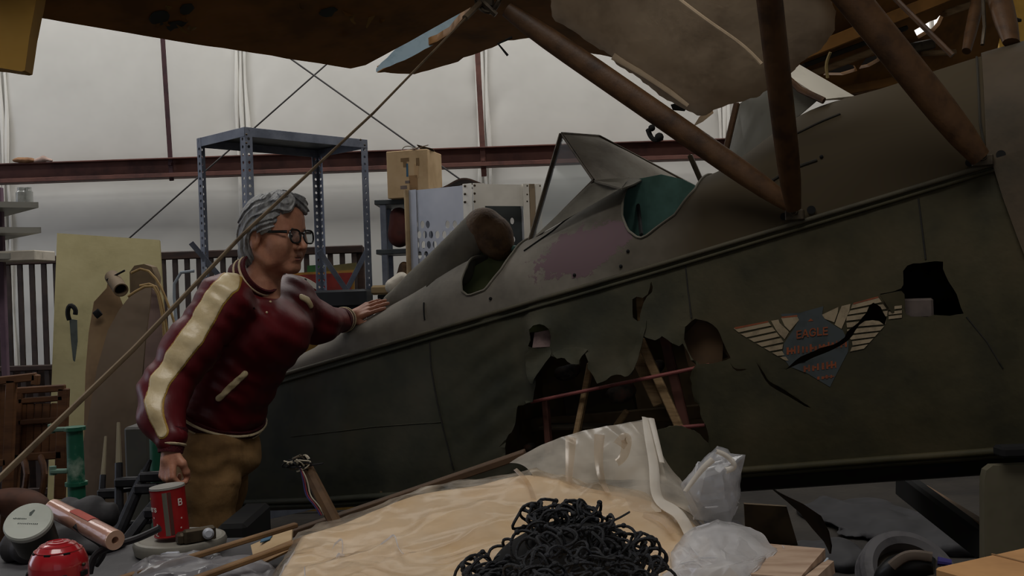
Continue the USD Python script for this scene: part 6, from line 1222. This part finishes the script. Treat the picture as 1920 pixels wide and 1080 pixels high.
for a in (-1.6, -.8, -2.5): part(SN, "dome_slot", rbox((.012, .006, .007), .001, frame(x=[-math.sin(a), math.cos(a), 0], z=[0, 0, 1]), sc_ + [.0405 * math.cos(a), .0405 * math.sin(a), .0265]), M_black)
part(SN, "screw", trimesh.creation.icosphere(1, .0035).apply_translation(sc_ + [.052, -.014, .004]), M_metal)
for k, (pts, r_, lb) in enumerate((([(168, 1075), (180, 1040), (215, 1022), (250, 1012), (300, 990)], .007, "dark hose curling up beside the paper roll"), ([(140, 985), (165, 1005), (195, 1030), (180, 1060)], .006, "thin dark cable between the siren and the paper roll"))):
    P = [at(x, y, 2.0 + .05 * k) for x, y in pts]; P = np.array(P); P[:, 2] = np.maximum(P[:, 2], TZ + .012); single("cable", tube(spline(P, 30), r_, 8), mat("dark_rubber", (44, 42, 44), (32, 30, 32), rough=.5), lb, "cable")
s = SDF().ell(on(115, 1010) + [0, .12, .03], (.10, .06, .05), None, .04).ell(on(60, 1050) + [0, .03, .03], (.08, .08, .05), None, .04).ell(on(150, 1040) + [0, .05, .01], (.09, .07, .03), None, .06); s.disp = lambda p: .015 * fbm3(p, 11, 3) + .005 * np.sin(p[:, 0] * 90 + 9 * fbm3(p, 6))
s.add(lambda p: -(p[:, 2] - TZ - .002), on(100, 1040), 9, .004, "i"); single("dark_cloth", s.mesh(.007), mat("charcoal_cloth", (50, 48, 50), (36, 34, 36), scale=12), "charcoal cloth heaped under the round tin and paper roll", "cloth", smooth=True)
# --- standing behind the bench on the left: green pipe, clamps
M_grn = mat("peeling_green_paint", (22, 90, 68), (18, 78, 58), (150, 166, 150), scale=9, detail=8, rough=.55, pos=(.3, .5, .66))
for k, (x, w, y0, lb) in enumerate(((143, .024, 800, "peeling green iron pipe with flanges, standing left of the clamps"), (298, .026, 790, "green iron pipe standing behind the person's hand"))):
    g = thing("iron_pipe", lb, "pipe", at(x, 1000, 3.5 + .1 * k) * [1, 1, 0]); Y = 3.5 + .1 * k; tpz = at(x, y0, Y)[2]; c0 = at(x, 900, Y); R_ = .027
    part(g, "pipe_body", lathe([(0, 0), (R_ + .012, 0), (R_ + .004, tpz * .55), (R_, tpz - .01), (0, tpz - .01)], 24, None, (c0[0], c0[1], 0)), M_grn)
    for zz in (tpz, tpz - .19, tpz - .30): part(g, "flange", lathe([(0, zz - .012), (R_ + .01, zz - .012), (R_ + .01, zz), (0, zz)], 24, None, (c0[0], c0[1], 0)), M_grn)
    if k == 0:
        for zz in (tpz - .006, tpz - .15, tpz - .30): part(g, "lug", cat([rbox((.06, .03, .014), .004, None, (c0[0] - .05, c0[1] - .01, zz)), lathe([(0, 0), (.012, 0), (.012, .03), (0, .03)], 10, None, (c0[0] - .075, c0[1] - .01, zz - .012))]), mat("pale_green_metal", (96, 124, 110), (74, 100, 88)))
M_iron = mat("black_iron", (36, 36, 40), (24, 24, 28), (50, 50, 54), scale=20, rough=.5, metal=.3); M_tip = mat("pale_tip", (132, 122, 100), (110, 102, 84))
for k, (p, q, w, lb) in enumerate((((198, 818, 3.2), (186, 1000, 3.1), .012, "black pipe clamp with a pale tip, furthest left"), ((222, 792, 3.15), (224, 1020, 3.05), .015, "upright black pipe clamp with sliding jaws"), ((282, 862, 3.06), (214, 1020, 2.98), .017, "black pipe clamp leaning to the right"), ((304, 925, 2.9), (226, 1030, 2.8), .016, "grey-black pipe lying slanted in front of the clamps"))):
    g = thing("pipe_clamp", lb, "clamp", at(*q)); P, Q = at(*p), at(*q); Q = P + (Q - P) * (P[2] - .02) / max(P[2] - Q[2], .05) if k < 2 else P + (Q - P) * 1.15
    part(g, "pipe", tube([P + (Q - P) * .12, P + (Q - P) * .3, Q], [w * .8, w, w * 1.1], 10), M_iron)
    part(g, "tip", tube([P, P + (Q - P) * .13], [w * .35, w * .7], 8), M_tip if k < 2 else M_iron)
    for t_ in ((.25, .5) if k < 3 else (.5,)): c = P + (Q - P) * (t_ * .5 + .05); part(g, "jaw", cat([rbox((.075, .03, .03), .006, None, c + [.03, -.01, 0]), tube([c + [.02, 0, 0], c + [.10, -.01, .012]], .008, 6)]), M_iron)
gb = at(253, 835, 3.55); single("grey_toolbox", rbox((.09, .12, gb[2] + .04), .008, None, (gb[0] * 1.05, 3.80, (gb[2] + .04) / 2)), mat("grey_paint_box", (84, 82, 78), (68, 66, 62), rough=.6), "narrow grey metal cabinet standing behind the pipe clamps", "cabinet")
bk_ = at(456, 962, 3.05); single("shade_box", rbox((.085, .3, bk_[2]), .012, None, (bk_[0] + .005, 3.05, bk_[2] / 2)), M_black, "added black box filling the dark gap behind the bench beside the trousers", "trunk")  # box added where there is only darkness, shade built as an object
# ------------------------------------------------------------------ under and right of the hull
WBk = thing("wooden_block", "pale wooden board stack with a blue-white edge at the bottom right of the bench", "board", on(1490, 1060))
V0 = [at(1420, 1040, 1.86), at(1548, 1052, 1.80), at(1500, 1110, 1.6), at(1380, 1100, 1.62)]
part(WBk, "board", quadmesh(V0, 3, .022), mat("pale_pink_wood", (176, 150, 128), (158, 130, 108), (188, 162, 140), scale=8, stretch=(1, 4, 1)))
part(WBk, "edge_strip", beam(at(1552, 1056, 1.795), at(1504, 1114, 1.595), .004, .020, UPZ, .001), mat("blue_white_edge", (172, 184, 196), (150, 162, 178)))
part(WBk, "board", quadmesh([at(1552, 1070, 1.79), at(1566, 1074, 1.76), at(1530, 1110, 1.6), at(1505, 1110, 1.6)], 3, .02), mat("pale_pink_wood", (176, 150, 128)))
CX_ = thing("cardboard_carton", "plain tan cardboard box top at the bottom right corner", "box", at(1850, 1060, 1.9) * [1, 1, 0])
q0, q1 = at(1752, 1053, 1.92), at(1925, 1036, 2.04); q1[2] = q0[2] = at(1840, 1044, 1.98)[2]; ux = unit(q1 - q0); uy = np.cross(UPZ, ux); Rc = np.stack([ux, uy, UPZ], 1)
part(CX_, "carton_body", rbox((.55, .4, q0[2]), .004, Rc, q0 + ux * .275 - uy * .2 - UPZ * q0[2] / 2), mat("bright_cardboard", (196, 148, 98), (180, 134, 88), scale=4, rough=.85)); part(CX_, "flap_seam", rbox((.004, .4, .003), .001, Rc, q0 + ux * .16 - uy * .2 + UPZ * .001), mat("print_shade", (128, 92, 58)))
TY = thing("tyre", "old grey tyre lying under the nose with a dark dusty wheel", "tyre", at(1700, 1075, 2.5) * [1, 1, 0])
tcx = at(1702, 1088, 2.5); nn = unit([.1, -.62, .6]); Rt = frame(z=nn)
prof = [(.085, -.03), (.10, -.04), (.118, -.034), (.124, -.02), (.121, -.008), (.124, 0), (.121, .008), (.124, .02), (.118, .034), (.10, .04), (.085, .03), (.082, .0), (.085, -.03)]
part(TY, "tread", lathe(prof, 48, Rt, tcx), mat("grey_rubber", (92, 90, 92), (70, 68, 70), scale=14, rough=.7)); part(TY, "wheel", lathe([(0, -.02), (.088, -.02), (.088, -.01), (.05, .012), (.02, .016), (0, .016)], 32, Rt, tcx), mat("dusty_wheel", (88, 78, 66), (66, 58, 48)))
tp = at(1702, 1100, 2.3)[2]; part(TY, "hub_stand", rbox((.16, .16, tcx[2] - .08), .01, None, (tcx[0], tcx[1] + .03, (tcx[2] - .08) / 2)), M_black)
DR = thing("power_drill", "black power tool with a violet-blue tip in front of the tyre", "tool", at(1720, 1090, 2.25))
part(DR, "tool_body", tube(spline([at(1650, 1096, 2.3), at(1680, 1068, 2.28), (at(1716, 1058, 2.26)), at(1752, 1062, 2.24)], 14), [.018, .024, .027, .028, .029, .03, .03, .03, .03, .03, .028, .026, .022, .018], 12), mat("black_plastic", (24, 24, 26), (18, 18, 20), rough=.35)); part(DR, "top_cover", tube(spline([at(1672, 1062, 2.25), at(1700, 1043, 2.24), at(1748, 1045, 2.22)], 12), .012, 8, flat=.6), mat("dusty_grey_cover", (96, 84, 74))); part(DR, "tip", tube([at(1758, 1052, 2.22), at(1784, 1056, 2.21)], [.010, .008], 10), mat("violet_tip", (58, 50, 120), (46, 40, 104)))
part(DR, "stand", rbox((.1, .12, at(1710, 1085, 2.27)[2]), .01, None, (at(1710, 1085, 2.27)[0], 2.29, at(1710, 1085, 2.27)[2] / 2)), M_black)
OP = thing("olive_panel", "upright olive-grey panel with a rounded corner at the right edge", "panel", at(1890, 1000, 2.75) * [1, 1, 0])
pp = [(1846, 1150), (1846, 900), (1850, 882), (1862, 873), (1990, 868), (1990, 1150)]; part(OP, "panel_sheet", pxpoly(pp, 2.72, .03, 30, None, lambda a, b: 2.72), mat("olive_grey_paint", (96, 90, 72), (80, 76, 60), (104, 98, 80), scale=4)); part(OP, "top_clamp", rbox((.12, .06, .03), .008, None, at(1912, 845, 2.72)), M_black); part(OP, "foot", rbox((.3, .1, at(1900, 1140, 2.75)[2] + .02), .01, None, (at(1920, 1000, 2.78)[0], 2.79, (at(1900, 1140, 2.75)[2] + .02) / 2)), M_black)
single("axle_beam", beam(at(1690, 905, 3.75), at(1868, 1040, 3.05), .05, .095, UPZ, .01), M_black, "black slanting landing gear strut under the hull", "strut")
a_, b_ = at(1732, 912, 3.7), at(1850, 985, 3.15); single("gear_edge_strip", beam(a_, b_, .03, .008, UPZ, .002), mat("brown_strip", (124, 92, 58)), "thin brown strip along the top of the black landing gear strut", "strip")
V, F = loft([[at(x + w_ * u, y + 8 * u, 3.55 - .1 * u) for u in np.linspace(0, 1, 5)] for x, y, w_ in ((1448, 918, 10), (1475, 940, 30), (1500, 962, 38), (1522, 990, 30), (1545, 1016, 12), (1552, 1030, 3))])
single("fabric_strip", shell(V, F, .006), mat("brown_torn_strip", (86, 66, 46), (64, 50, 36)), "curled brown torn strip hanging below the hull", "strip", smooth=60)
s = SDF()
for px, py, sx, sy, sz in ((1640, 985, .3, .3, .05), (1720, 1010, .25, .3, .07), (1600, 960, .3, .4, .04), (1790, 1010, .2, .3, .05), (1560, 1040, .2, .25, .05)): s.ell(atz(px, py, 0.02), (sx, sy, sz), None, .06)
s.disp = lambda p: .03 * fbm3(p, 4, 3) + .012 * np.sin(p[:, 0] * 22 + 9 * fbm3(p, 3)); s.add(lambda p: -(p[:, 2] - .002), atz(1650, 1000, 0), 9, .01, "i")
single("tarpaulin", s.mesh(.022), mat("grey_blue_tarp", (40, 39, 42), (31, 30, 33), (47, 46, 49), scale=5, rough=.7), "grey-blue tarpaulin crumpled on the floor under the hull", "tarp", smooth=True)
single("brown_sheet", quadmesh([atz(1395, 945, .3), atz(1475, 950, .28), atz(1500, 1035, .02), atz(1400, 1040, .02)], 8, .012, .04), mat("brown_board", (84, 68, 46), (66, 54, 38)), "brown sheet of board leaning low behind the bags", "board", smooth=60)
